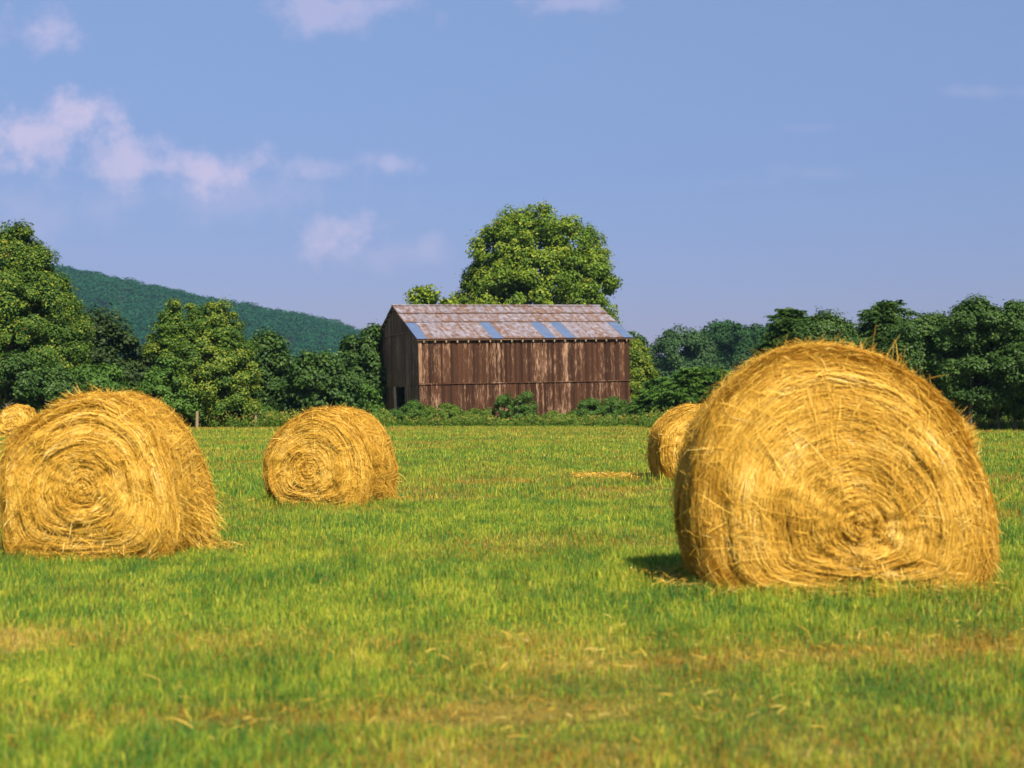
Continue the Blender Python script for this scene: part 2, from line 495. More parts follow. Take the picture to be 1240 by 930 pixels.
# ------------------------------------------------------------------ hay bales
hm, nt, out = new_mat('hay')
L = nt.links
rn = attr(nt, 'rnd')
tc = N(nt, 'ShaderNodeTexCoord')
nz = N(nt, 'ShaderNodeTexNoise'); nz.inputs['Scale'].default_value = 3.5; nz.inputs['Detail'].default_value = 5
L.new(tc.outputs['Object'], nz.inputs['Vector'])
f = mth(nt, 'ADD', rn, mth(nt, 'MULTIPLY', mth(nt, 'SUBTRACT', nz.outputs['Fac'], 0.5), 0.7), True)
r = ramp(nt, [(0.0, (0.34, 0.17, 0.020)), (0.3, (0.61, 0.345, 0.038)), (0.6, (0.80, 0.50, 0.076)), (0.85, (0.89, 0.645, 0.17)), (1.0, (0.92, 0.76, 0.33))], f)
p = N(nt, 'ShaderNodeBsdfPrincipled'); p.inputs['Roughness'].default_value = 0.6; p.inputs['Specular IOR Level'].default_value = 0.15
L.new(r.outputs['Color'], p.inputs['Base Color'])
t = N(nt, 'ShaderNodeBsdfTranslucent'); L.new(r.outputs['Color'], t.inputs['Color'])
mx = N(nt, 'ShaderNodeMixShader'); mx.inputs[0].default_value = 0.15
L.new(p.outputs[0], mx.inputs[1]); L.new(t.outputs[0], mx.inputs[2]); L.new(mx.outputs[0], out.inputs['Surface'])
M['hay'] = hm


def catmull(P, n):
    P = np.asarray(P, float); k = len(P)
    out_ = []
    per = n // k + 1
    for i in range(k):
        p0, p1, p2, p3 = P[(i - 1) % k], P[i], P[(i + 1) % k], P[(i + 2) % k]
        t_ = np.linspace(0, 1, per, endpoint=False)[:, None]
        out_.append(0.5 * ((2 * p1) + (-p0 + p2) * t_ + (2 * p0 - 5 * p1 + 4 * p2 - p3) * t_ ** 2 + (-p0 + 3 * p1 - 3 * p2 + p3) * t_ ** 3))
    return np.concatenate(out_)


def ribbons(P, wd, nrm, rnd):
    """P (n,k,3) strand points, wd (n,), nrm (n,k,3) side reference -> mesh arrays"""
    n, k, _ = P.shape
    tan = np.gradient(P, axis=1)
    side = np.cross(tan, nrm)
    side /= np.linalg.norm(side, axis=2)[:, :, None] + 1e-9
    taper = np.ones(k); taper[0] = 0.5; taper[-1] = 0.25
    s = side * (wd[:, None] * taper[None, :] * 0.5)[:, :, None]
    v = np.stack([P - s, P + s], 2).reshape(-1, 3)
    base = (np.arange(n)[:, None] * k + np.arange(k - 1)[None, :]) * 2
    q = np.stack([base, base + 1, base + 3, base + 2], -1).reshape(-1, 4)
    return v, q, np.repeat(rnd, k * 2)


def make_bale(outline, core, length, Y, px, rot, n_str, sw, label, seed, rim=0.26, tufts=(), loose=0.05, z_off=0.0, lean_back=0.05):
    rng = np.random.default_rng(seed)
    O = catmull(outline, 240)
    # arrange by angle around the core
    rel = O - np.array(core)[None, :]
    ang = np.arctan2(rel[:, 1], rel[:, 0]); rad = np.hypot(rel[:, 0], rel[:, 1])
    o_ = np.argsort(ang); ang = ang[o_]; rad = rad[o_]
    ang = np.concatenate([ang[-3:] - 2 * PI, ang, ang[:3] + 2 * PI]); rad = np.concatenate([rad[-3:], rad, rad[:3]])

    def orad(th):
        th = (th + PI) % (2 * PI) - PI
        return np.interp(th, ang, rad)
    # centre for the far end drifts to the middle of the section, front windings about the core
    rf = 0.80
    prof_s = np.array([0, 0.25, 0.6, 1.0, 1.25, 1.5, 1.75, 2.0, 2.6, 3.0, 3.25, 3.6, 4.0])
    prof_r = np.array([0, 0.22, 0.52, rf, 0.885, 0.95, 0.985, 1.0, 1.0, 0.985, 0.93, 0.80, 0.0])
    hl = length / 2
    prof_y = np.array([-hl - 0.02, -hl - 0.015, -hl, -hl + 0.04, -hl + 0.085, -hl + 0.15, -hl + 0.22, -hl + rim + 0.04, hl - rim * 0.7, hl - rim * 0.35, hl - 0.1, hl - 0.02, hl + 0.02])

    def ridge(s, th):
        # arc-shaped folds following the windings
        a = fbm(np.cos(th) * 1.1 + 7, np.sin(th) * 1.1 + 3, s * 7.0, seed=seed + 5, octs=3) - 0.5
        b = fbm(np.cos(th) * 2.6 + 1, np.sin(th) * 2.6 + 9, s * 2.2, seed=seed + 9, octs=3) - 0.5
        c = vnoise(np.cos(th) * 1.3 + 5, np.sin(th) * 1.3 + 5, s * 26.0, seed + 13) - 0.5
        c2 = vnoise(np.cos(th) * 2.2 + 2, np.sin(th) * 2.2 + 8, s * 55.0, seed + 14) - 0.5
        return (a * 0.11 + b * 0.085) * np.clip(s * 2.5, 0.1, 1) + (c * 0.030 + c2 * 0.016) * (s < 3.2)

    def pos(s, th, lift=0.0):
        r_ = np.interp(s, prof_s, prof_r); y = np.interp(s, prof_s, prof_y)
        rc = min(core[1], 0.75)
        rr = (rc + (orad(th) - rc) * smooth(0.15, 0.95, r_)) * r_
        x = core[0] + rr * np.cos(th); z = core[1] + rr * np.sin(th)
        # rounded end leaning back towards the top
        front_w = 1 - smooth(1.0, 2.2, s)
        y = y + front_w * lean_back * np.clip(z - 0.5, 0, 2) ** 2
        h = ridge(s, th) + lift
        # outward direction: along -y on the face, radial on the drum
        wf = 1 - smooth(0.85, 1.8, s); wb = smooth(3.1, 3.7, s)
        wr = np.clip(1 - wf - wb, 0, 1) + smooth(0.8, 1.2, s) * wf * 0.5
        nx_, nz_, ny_ = np.cos(th) * wr, np.sin(th) * wr, -wf + wb
        ln_ = np.sqrt(nx_ ** 2 + ny_ ** 2 + nz_ ** 2) + 1e-9
        nrm = np.stack([nx_ / ln_, ny_ / ln_, nz_ / ln_], -1)
        p_ = np.stack([x, y, np.maximum(z, 0.015)], -1) + nrm * np.asarray(h)[..., None]
        p_[..., 2] = np.maximum(p_[..., 2], 0.0)
        return p_, nrm
    # body
    ss = np.concatenate([np.linspace(0.02, 1, 90), np.linspace(1.06, 2, 14), np.linspace(2.1, 3, 10), np.linspace(3.1, 3.98, 8)])
    tt = np.linspace(-PI, PI, 180, endpoint=False)
    S_, TH = np.meshgrid(ss, tt, indexing='ij')
    body, _ = pos(S_, TH, -0.012)
    ns, n_t = S_.shape
    ii = np.arange(ns * n_t).reshape(ns, n_t)
    q = np.stack([ii[:-1], np.roll(ii, -1, 1)[:-1], np.roll(ii, -1, 1)[1:], ii[1:]], -1).reshape(-1, 4)
    V = [body.reshape(-1, 3)]; Q = [q]; RN = [np.clip(0.40 + rng.normal(0, 0.1, ns * n_t), 0, 1)]
    off = ns * n_t
    # caps
    # strands: area weighted in s
    def sample(n):
        s = rng.uniform(0, 3.2, n * 4)
        r_ = np.interp(s, prof_s, prof_r)
        dr = np.abs(np.interp(s + 0.02, prof_s, prof_r) - np.interp(s - 0.02, prof_s, prof_r)) * 0.9 + np.abs(np.interp(s + 0.02, prof_s, prof_y) - np.interp(s - 0.02, prof_s, prof_y))
        wgt = r_ * dr
        wgt = wgt * np.where(s > 2.0, 0.8, 1.0)
        k = rng.random(n * 4) < wgt / wgt.max()
        s = s[k][:n]
        return s, rng.uniform(-PI, PI, len(s))
    s0, th0 = sample(n_str)
    # skip the underside
    zz = core[1] + orad(th0) * np.interp(s0, prof_s, prof_r) * np.sin(th0)
    k = (zz > 0.06) | (s0 < 2)
    s0, th0 = s0[k], th0[k]
    n = len(s0); K = 5
    rloc = np.maximum(orad(th0) * np.interp(s0, prof_s, prof_r), 0.05)
    ln_ = rng.uniform(0.07, 0.30, n) * np.clip(rloc / 0.35, 0.3, 1)
    sgn = -1.0
    tpar = np.linspace(-0.5, 0.5, K)[None, :]
    drift = rng.normal(0, 0.015, n) * np.where(s0 < 1, 1.0, 2.6)
    wild = rng.random(n) < loose
    drift = np.where(wild, rng.normal(0, 0.16, n) * np.clip(s0 * 1.4, 0.1, 1.6), drift)
    curve = rng.normal(0, 0.02, n) * np.clip(s0, 0.1, 1)
    dth = np.clip(ln_ / rloc, 0, 2.6)
    TH_ = th0[:, None] + sgn * tpar * (dth * np.where(wild, 0.55, 1.0))[:, None]
    SS_ = np.clip(s0[:, None] + tpar * drift[:, None] + (tpar ** 2) * curve[:, None], 0.015, 3.5)
    lift0 = rng.gamma(1.4, 0.006, n) + wild * rng.gamma(1.5, 0.012, n)
    tilt = rng.normal(0, 0.009, n) + wild * rng.normal(0, 0.03, n)
    lift = lift0[:, None] + tilt[:, None] * tpar * 2
    P, NRM = pos(SS_, TH_, lift)
    P = P + rng.normal(0, 0.0025, P.shape)
    wd = sw * rng.uniform(0.5, 1.5, n)
    tw = rng.normal(0, 0.45, (n, 1, 3))
    grp = fbm(np.cos(th0) * 1.6, np.sin(th0) * 1.6, s0 * 9, seed=seed + 30, octs=3)
    rnd = np.clip(0.50 + (grp - 0.5) * 0.75 + rng.normal(0, 0.15, n) - 0.10 * smooth(1.1, 2.0, s0), 0, 1)
    v, q, r_ = ribbons(P, wd, NRM + tw, rnd)
    V.append(v); Q.append(q + off); RN.append(r_); off += len(v)
    # fly-away straws at the rim and shaggy skirt near the ground
    m = int(n_str * 0.016)
    s1 = np.concatenate([rng.uniform(0.9, 3.0, m), rng.uniform(0.3, 3.0, m)])
    t1 = np.concatenate([rng.uniform(-0.9, PI + 0.9, m), rng.choice([-1, 1], m) * rng.uniform(0.0, 0.8, m) - PI / 2])
    zz = core[1] + orad(t1) * np.interp(s1, prof_s, prof_r) * np.sin(t1)
    p0, n0 = pos(s1, t1, 0.0)
    n = len(s1)
    dirv = np.stack([-np.sin(t1) * sgn, np.zeros(n), np.cos(t1) * sgn], -1) * rng.choice([1, 1, 1, -1], n)[:, None]
    dirv = dirv + n0 * np.abs(rng.normal(0.12, 0.22, n))[:, None] + rng.normal(0, 0.28, (n, 3))
    skirt = (np.arange(n) >= m)
    dirv[skirt] = n0[skirt] * 0.45 + rng.normal(0, 0.5, (skirt.sum(), 3)) + np.array([0, 0, -0.5])
    dirv /= np.linalg.norm(dirv, axis=1)[:, None]
    l1 = rng.gamma(2.2, 0.026, n) + 0.02
    t4 = np.linspace(0, 1, K)[None, :, None]
    P = p0[:, None, :] + dirv[:, None, :] * l1[:, None, None] * t4 + np.array([0, 0, -1.0]) * (rng.uniform(0, 0.35, n) * l1)[:, None, None] * t4 ** 2
    P[..., 2] = np.maximum(P[..., 2], 0.01)
    v, q, r_ = ribbons(P, sw * rng.uniform(0.4, 1.0, n), n0[:, None, :] + rng.normal(0, 0.6, (n, 1, 3)), np.clip(rng.normal(0.5, 0.25, n), 0, 1))
    V.append(v); Q.append(q + off); RN.append(r_); off += len(v)
    # named tufts: (s, theta, count, spread, length, direction)
    for (ts, tth, cnt, spr, tl, dvec) in tufts:
        s1 = np.clip(ts + rng.normal(0, spr, cnt), 0.1, 3); t1 = tth + rng.normal(0, spr, cnt)
        p0, n0 = pos(s1, t1, 0.0)
        dirv = np.array(dvec)[None, :] + rng.normal(0, 0.35, (cnt, 3))
        dirv /= np.linalg.norm(dirv, axis=1)[:, None]
        l1 = rng.uniform(0.5, 1.1, cnt) * tl
        P = p0[:, None, :] + dirv[:, None, :] * l1[:, None, None] * t4 + np.array([0, 0, -1.0]) * (rng.uniform(0, 0.4, cnt) * l1)[:, None, None] * t4 ** 2
        v, q, r_ = ribbons(P, sw * rng.uniform(0.6, 1.4, cnt), n0[:, None, :] + rng.normal(0, 0.6, (cnt, 1, 3)), np.clip(rng.normal(0.45, 0.2, cnt), 0, 1))
        V.append(v); Q.append(q + off); RN.append(r_); off += len(v)
    o = mesh_obj('hay_bale', np.concatenate(V), np.concatenate(Q), None, hm, None, {'rnd': np.concatenate(RN)})
    X = at(px, Y)
    o.location = (X, Y + length / 2 * math.cos(rot), float(gz(X, Y + 0.6)) - 0.03 + z_off)
    o.rotation_euler = (0, 0, rot)
    tag(o, label, 'hay bale', 'round hay bales in the mown field')
    return o


big_o = [(-0.80, 0.0), (-1.05, .14), (-1.17, .56), (-1.14, 1.03), (-.97, 1.45), (-.63, 1.76), (-.22, 1.89), (.20, 1.83), (.63, 1.57), (.94, 1.10), (1.09, .58), (1.03, .18), (.80, 0.0), (0, -0.02)]
make_bale(big_o, (0.04, 0.60), 1.35, 10.3, 1037, R(-1), 120000, 0.0038, 'nearest and largest round hay bale, shaggy and sagging, at right of the field', 101, rim=0.34, lean_back=0.13, z_off=-0.055,
          tufts=[(1.9, 0.62, 260, 0.07, 0.17, (0.5, 0, 0.8)), (2.0, 1.75, 120, 0.25, 0.16, (0.5, 0, 0.6)), (2.1, 1.25, 20, 0.1, 0.30, (0.3, 0, 1.0)), (2.0, 0.25, 10, 0.15, 0.38, (0.35, 0, 1.0)), (1.7, -0.25, 300, 0.22, 0.16, (0.3, -0.1, -0.9))])
left_o = [(-0.58, 0.0), (-.79, .12), (-.85, .52), (-.83, .98), (-.62, 1.30), (-.24, 1.52), (.04, 1.60), (.38, 1.49), (.68, 1.16), (.84, .64), (.82, .2), (.58, 0.0), (0, -0.02)]
make_bale(left_o, (0.02, 0.76), 1.3, 12.95, 105, R(-4), 110000, 0.0042, 'round hay bale with tousled top at the left edge, second nearest', 202, rim=0.22, lean_back=0.06, z_off=-0.03,
          tufts=[(1.8, 1.75, 420, 0.16, 0.17, (-0.8, -0.2, 0.28)), (1.8, 1.3, 300, 0.14, 0.14, (0.8, -0.1, 0.2)), (1.9, 2.5, 300, 0.12, 0.26, (-0.8, -0.1, -0.5)), (2.4, -0.45, 500, 0.25, 0.2, (0.8, -0.2, -0.5))])
mid_o = [(-0.45, 0.0), (-.60, .10), (-.74, .48), (-.69, .87), (-.43, 1.23), (0.0, 1.46), (.42, 1.36), (.70, 1.0), (.80, .5), (.70, .1), (.5, 0.0), (0, -0.02)]
mid_o = [(x * 1.09, z) for x, z in mid_o]
make_bale(mid_o, (-0.02, 0.58), 1.35, 20.6, 390, R(-16), 62000, 0.0052, 'mid-field round hay bale standing alone left of the barn, its coiled end facing the camera', 303, rim=0.2, lean_back=0.06,
          tufts=[(1.9, 1.6, 60, 0.3, 0.16, (-0.4, 0, 0.8)), (2.6, -0.5, 260, 0.25, 0.2, (0.8, -0.2, -0.5))])
sr_o = [(-0.5, 0.0), (-.70, .12), (-.80, .5), (-.74, .95), (-.48, 1.28), (-.05, 1.46), (.40, 1.36), (.70, 1.0), (.80, .5), (.70, .1), (.5, 0.0), (0, -0.02)]
make_bale(sr_o, (0.0, 0.62), 1.3, 26.0, 848, R(6), 22000, 0.008, 'round hay bale half hidden behind the largest bale', 404, rim=0.2)
make_bale(sr_o, (0.0, 0.68), 1.3, 66.0, 16, R(-8), 5000, 0.028, 'smallest, farthest round hay bale peeking out behind the left-edge bale', 505, rim=0.2, z_off=0.0)

# loose straw on the ground round the bales and along the windrow
cnt = []
for (px, Y, hw, n) in ((1033, 10.3, 1.35, 3200), (105, 13.2, 1.1, 2600), (391, 21, 1.05, 1500), (848, 26.2, 1.1, 700)):
    X = at(px, Y)
    a = RNG.uniform(-PI, PI, n); r_ = RNG.normal(1.0, 0.12, n)
    cnt.append(np.stack([X + np.cos(a) * r_ * hw * 0.98, Y + 0.65 + np.sin(a) * r_ * 0.85], -1))
n = 420
xs = RNG.uniform(-4, 4, n); ys = 8.4 + 0.03 * xs + RNG.normal(0, 0.4, n)
cnt.append(np.stack([xs, ys], -1))
n = 260
xs = RNG.uniform(-2.4, 1.4, n); ys = 6.6 + 0.05 * xs + RNG.normal(0, 0.22, n)
cnt.append(np.stack([xs, ys], -1))
n = 260
xs = RNG.uniform(-0.5, 4, n); ys = 7.7 + 0.22 * xs + RNG.normal(0, 0.28, n)
cnt.append(np.stack([xs, ys], -1))
n = 1700
xs = RNG.uniform(1.2, 3.0, n); ys = 28.0 + RNG.normal(0, 0.35, n)
cnt.append(np.stack([xs, ys], -1))
xy = np.concatenate(cnt); n = len(xy)
a = RNG.uniform(0, 2 * PI, n); l_ = RNG.uniform(0.04, 0.12, n)
d3 = np.stack([np.cos(a), np.sin(a), RNG.normal(0.05, 0.25, n)], -1)
p0 = np.stack([xy[:, 0], xy[:, 1], gz(xy[:, 0], xy[:, 1]) + RNG.uniform(0.015, 0.10, n)], -1)
tp = np.linspace(-0.5, 0.5, 4)[None, :, None]
P = p0[:, None, :] + d3[:, None, :] * l_[:, None, None] * tp + np.array([0, 0, -0.06]) * (tp ** 2) * 4 * l_[:, None, None]
v, q, r_ = ribbons(P, 0.0032 * np.maximum(1, xy[:, 1] / 10) * RNG.uniform(0.6, 1.4, n), np.tile(np.array([0, 0, 1.0]), (n, 4, 1)) + RNG.normal(0, 0.4, (n, 1, 3)), np.clip(RNG.normal(0.45, 0.22, n), 0, 1))
o = mesh_obj('loose_straw', v, q, None, hm, None, {'rnd': r_})
tag(o, 'loose golden straw scattered round the bales and along a windrow', 'straw', kind='stuff')


# ------------------------------------------------------------------ barn
def wood_mat(name, dark, brown, pale, worn=0.5, seed=0.0):
    m, nt, out = new_mat(name)
    L = nt.links
    rn = attr(nt, 'rnd')
    tc = N(nt, 'ShaderNodeTexCoord')
    mp = N(nt, 'ShaderNodeMapping'); mp.inputs['Scale'].default_value = (2.0, 2.0, 0.17); mp.inputs['Location'].default_value = (seed, seed * 2, seed)
    L.new(tc.outputs['Object'], mp.inputs['Vector'])
    st = N(nt, 'ShaderNodeTexNoise'); st.inputs['Scale'].default_value = 10; st.inputs['Detail'].default_value = 6; st.inputs['Roughness'].default_value = 0.65
    L.new(mp.outputs[0], st.inputs['Vector'])
    mp2 = N(nt, 'ShaderNodeMapping'); mp2.inputs['Scale'].default_value = (1, 1, 0.55); mp2.inputs['Location'].default_value = (seed, 3, 1)
    L.new(tc.outputs['Object'], mp2.inputs['Vector'])
    bigp = N(nt, 'ShaderNodeTexNoise'); bigp.inputs['Scale'].default_value = 0.6; bigp.inputs['Detail'].default_value = 5; bigp.inputs['Roughness'].default_value = 0.6
    L.new(mp2.outputs[0], bigp.inputs['Vector'])
    base = ramp(nt, [(0.0, dark), (0.55, brown), (1.0, tuple(x * 1.45 for x in brown))], mth(nt, 'ADD', mth(nt, 'MULTIPLY', rn, 0.65), mth(nt, 'MULTIPLY', st.outputs['Fac'], 0.35)))
    wf = mth(nt, 'ADD', mth(nt, 'ADD', mth(nt, 'MULTIPLY', mth(nt, 'SUBTRACT', bigp.outputs['Fac'], 0.5), 2.6), mth(nt, 'MULTIPLY', mth(nt, 'SUBTRACT', st.outputs['Fac'], 0.5), 3.6)),
             mth(nt, 'MULTIPLY', mth(nt, 'SUBTRACT', rn, 0.5), 0.55))
    mr = nt.nodes.new('ShaderNodeMapRange'); L.new(wf, mr.inputs['Value'])
    mr.inputs['From Min'].default_value = 0.30 - worn * 0.5; mr.inputs['From Max'].default_value = 0.9 - worn * 0.3
    c = mixc(nt, mr.outputs[0], base.outputs['Color'], pale)
    p = N(nt, 'ShaderNodeBsdfPrincipled'); p.inputs['Roughness'].default_value = 0.85; p.inputs['Specular IOR Level'].default_value = 0.15
    L.new(c, p.inputs['Base Color'])
    b = N(nt, 'ShaderNodeBump'); b.inputs['Strength'].default_value = 0.5; b.inputs['Distance'].default_value = 0.015
    L.new(st.outputs['Fac'], b.inputs['Height']); L.new(b.outputs[0], p.inputs['Normal'])
    L.new(p.outputs[0], out.inputs['Surface'])
    return m


M['boards'] = wood_mat('weathered_boards', (0.021, 0.0095, 0.0052), (0.066, 0.029, 0.0145), (0.46, 0.275, 0.17), 0.33)
M['gboards'] = wood_mat('weathered_gable_boards', (0.065, 0.033, 0.018), (0.17, 0.090, 0.050), (0.42, 0.27, 0.165), 0.40, 5.0)
M['timber'] = wood_mat('raw_timber', (0.22, 0.15, 0.09), (0.42, 0.31, 0.20), (0.62, 0.52, 0.38), 0.5, 9.0)


def roof_mat():
    m, nt, out = new_mat('rusty_tin')
    L = nt.links
    rn = attr(nt, 'rnd'); ed = attr(nt, 'edge')
    tc = N(nt, 'ShaderNodeTexCoord')
    mp = N(nt, 'ShaderNodeMapping'); mp.inputs['Scale'].default_value = (1.0, 0.55, 0.55)
    L.new(tc.outputs['Object'], mp.inputs['Vector'])
    a = N(nt, 'ShaderNodeTexNoise'); a.inputs['Scale'].default_value = 3.2; a.inputs['Detail'].default_value = 8; a.inputs['Roughness'].default_value = 0.68
    L.new(mp.outputs[0], a.inputs['Vector'])
    mp2 = N(nt, 'ShaderNodeMapping'); mp2.inputs['Scale'].default_value = (6.0, 0.35, 0.35)
    L.new(tc.outputs['Object'], mp2.inputs['Vector'])
    b = N(nt, 'ShaderNodeTexNoise'); b.inputs['Scale'].default_value = 1.6; b.inputs['Detail'].default_value = 5
    L.new(mp2.outputs[0], b.inputs['Vector'])
    f = mth(nt, 'ADD', mth(nt, 'ADD', mth(nt, 'MULTIPLY', mth(nt, 'SUBTRACT', a.outputs['Fac'], 0.5), 3.6), mth(nt, 'MULTIPLY', mth(nt, 'SUBTRACT', b.outputs['Fac'], 0.5), 1.1)),
            mth(nt, 'ADD', mth(nt, 'MULTIPLY', mth(nt, 'SUBTRACT', rn, 0.5), 0.45), mth(nt, 'MULTIPLY', ed, 0.75)))
    mr = nt.nodes.new('ShaderNodeMapRange'); L.new(f, mr.inputs['Value'])
    mr.inputs['From Min'].default_value = -0.50; mr.inputs['From Max'].default_value = 0.36
    tin = ramp(nt, [(0.0, (0.26, 0.25, 0.29)), (1.0, (0.40, 0.385, 0.45))], rn)
    rust = ramp(nt, [(0.3, (0.105, 0.052, 0.030)), (0.7, (0.24, 0.135, 0.080))], b.outputs['Fac'])
    c = mixc(nt, mr.outputs[0], tin.outputs['Color'], rust.outputs['Color'])
    p = N(nt, 'ShaderNodeBsdfPrincipled')
    L.new(c, p.inputs['Base Color'])
    p.inputs['Metallic'].default_value = 0.15; p.inputs['Roughness'].default_value = 0.6
    L.new(p.outputs[0], out.inputs['Surface'])
    return m


M['tin'] = roof_mat()
m, nt, out = new_mat('clean_tin')
p = N(nt, 'ShaderNodeBsdfPrincipled'); p.inputs['Base Color'].default_value = (0.20, 0.29, 0.47, 1); p.inputs['Metallic'].default_value = 0.25; p.inputs['Roughness'].default_value = 0.42
nz = N(nt, 'ShaderNodeTexNoise'); nz.inputs['Scale'].default_value = 2.0
tcn = N(nt, 'ShaderNodeTexCoord'); nt.links.new(tcn.outputs['Object'], nz.inputs['Vector'])
rr_ = ramp(nt, [(0.3, (0.12, 0.175, 0.30)), (0.7, (0.15, 0.205, 0.33))], nz.outputs['Fac']); nt.links.new(rr_.outputs['Color'], p.inputs['Base Color'])  # blue of the reflected sky is painted into the sheet colour
nt.links.new(p.outputs[0], out.inputs['Surface'])
M['clean'] = m

PHI = R(20); BL, BW, EAVE, RIDGE = 16.16, 11.8, 6.22, 8.86
BX, BY = at(510, 99.0), 99.0
barn = thing('barn', 'weathered brown plank tobacco barn with patched rusty tin roof', 'barn', (BX, BY, 0.02), (0, -R(1.32), PHI))
brng = np.random.default_rng(55)


def boards(segs, face, off, name, mat, z0f, z1f, wmin=0.13, wmax=0.22, holes=()):
    """vertical boards. face: function(t, depth, z)->(x,y,z); segs (t0,t1)"""
    mb = MB(); rn = []
    t = segs[0]
    while t < segs[1] - 0.02:
        wd = min(brng.uniform(wmin, wmax), segs[1] - t)
        g = brng.uniform(0.004, 0.012)
        d0 = off + brng.uniform(0, 0.022)
        za0, za1 = z0f(t), z0f(t + wd)
        zb0, zb1 = z1f(t), z1f(t + wd)
        j = brng.normal(0, 0.025)
        sk = brng.normal(0, 0.006)
        mb.hexa([face(t + g, d0, za0 + j), face(t + wd, d0, za1 + j), face(t + wd, 0.005, za1 + j), face(t + g, 0.005, za0 + j),
                 face(t + g + sk, d0, zb0), face(t + wd + sk, d0, zb1), face(t + wd + sk, 0.005, zb1), face(t + g + sk, 0.005, zb0)])
        rn += [brng.random()] * 8
        t += wd
    return mb.build(name, mat, barn, attrs={'rnd': rn})


front = lambda t, d, z: (t, -d, z)
back = lambda t, d, z: (t, BW + d, z)
leftg = lambda t, d, z: (-d, t, z)
rightg = lambda t, d, z: (BL + d, t, z)
slope = lambda t: EAVE + (RIDGE - EAVE) * (1 - abs(t - BW / 2) / (BW / 2)) - 0.10
cst = lambda c: (lambda t: c)
MID = 2.98
tag(boards((0, BL), front, 0.03, 'lower_wall', M['boards'], cst(-0.5), cst(MID + 0.05)), 'lower tier of worn vertical boards on the long side')
tag(boards((-0.04, BL + 0.04), front, 0.085, 'upper_wall', M['boards'], cst(MID - 0.03), cst(EAVE - 0.05)), 'upper tier of brown vertical boards lapping the lower')
boards((0, BL), back, 0.03, 'rear_wall', M['boards'], cst(-0.5), cst(EAVE - 0.05))
boards((0, 3.9), leftg, 0.03, 'gable_wall', M['gboards'], cst(-0.5), cst(MID + 0.0))
boards((6.65, BW), leftg, 0.03, 'gable_wall', M['gboards'], cst(-0.5), cst(MID + 0.0))
boards((-0.02, BW + 0.02), leftg, 0.075, 'gable_wall', M['gboards'], cst(MID - 0.15), lambda t: min(6.75, slope(t)))
boards((1.5, BW - 1.5), leftg, 0.13, 'gable_peak', M['gboards'], cst(6.70), lambda t: max(slope(t), 6.72))
boards((0, BW), rightg, 0.03, 'gable_wall', M['gboards'], cst(-0.5), slope)
# dark interior lining posts & beams seen through the doorway
mb = MB()
for t in np.arange(0.3, BL, 2.6):
    for yy in (0.15, BW / 2 - 1.6, BW / 2 + 1.6, BW - 0.35):
        mb.box(t, t + 0.18, yy, yy + 0.18, -0.4, EAVE - 0.2)
for zz in (2.2, 4.0, 5.6):
    mb.box(0.1, BL - 0.1, 0.16, 0.30, zz, zz + 0.14); mb.box(0.1, BL - 0.1, BW - 0.32, BW - 0.18, zz, zz + 0.14)
mb.build('inner_frame', M['gboards'], barn, attrs={'rnd': np.full(mb.n, 0.3)})
# trims
mb = MB(); mb.box(-0.115, -0.135 + 0.25, -0.13, -0.111, MID + 0.01, EAVE - 0.06)
tag(mb.build('corner_board', M['gboards'], barn, attrs={'rnd': np.full(mb.n, 1.0)}), 'pale corner board at the near corner')
mb = MB(); mb.box(-0.1, BL + 0.08, -0.135, -0.108, MID - 0.075, MID - 0.025)
mb.build('drip_batten', M['boards'], barn, attrs={'rnd': np.full(mb.n, 0.9)})
mb = MB(); mb.box(-0.165, -0.135, 1.4, BW - 1.4, 6.66, 6.72)
mb.build('gable_batten', M['gboards'], barn, attrs={'rnd': np.full(mb.n, 0.9)})
mb = MB()
mb.hexa([(-0.16, 6.05, -0.4), (-0.04, 6.05, -0.4), (-0.04, 6.25, -0.4), (-0.16, 6.25, -0.4), (-0.16, 6.35, MID - 0.16), (-0.04, 6.35, MID - 0.16), (-0.04, 6.58, MID - 0.16), (-0.16, 6.58, MID - 0.16)])
tag(mb.build('door_post', M['timber'], barn, attrs={'rnd': np.full(mb.n, 0.9)}), 'leaning pale post at the open doorway')
# rafter tails
OV = 0.36
sl = (RIDGE - EAVE) / (BW / 2)
for i in range(20):
    t = 0.25 + i * (BL - 0.5) / 19
    mb = MB()
    z = EAVE - 0.10 - sl * 0.30
    mb.hexa([(t - 0.045, -OV + 0.05, z - 0.14), (t + 0.045, -OV + 0.05, z - 0.14), (t + 0.045, -0.10, z + sl * 0.2 - 0.14), (t - 0.045, -0.10, z + sl * 0.2 - 0.14),
             (t - 0.045, -OV + 0.05, z), (t + 0.045, -OV + 0.05, z), (t + 0.045, -0.10, z + sl * 0.2), (t - 0.045, -0.10, z + sl * 0.2)])
    mb.build('rafter_tail', M['timber'], barn, attrs={'rnd': np.full(mb.n, 0.1)})


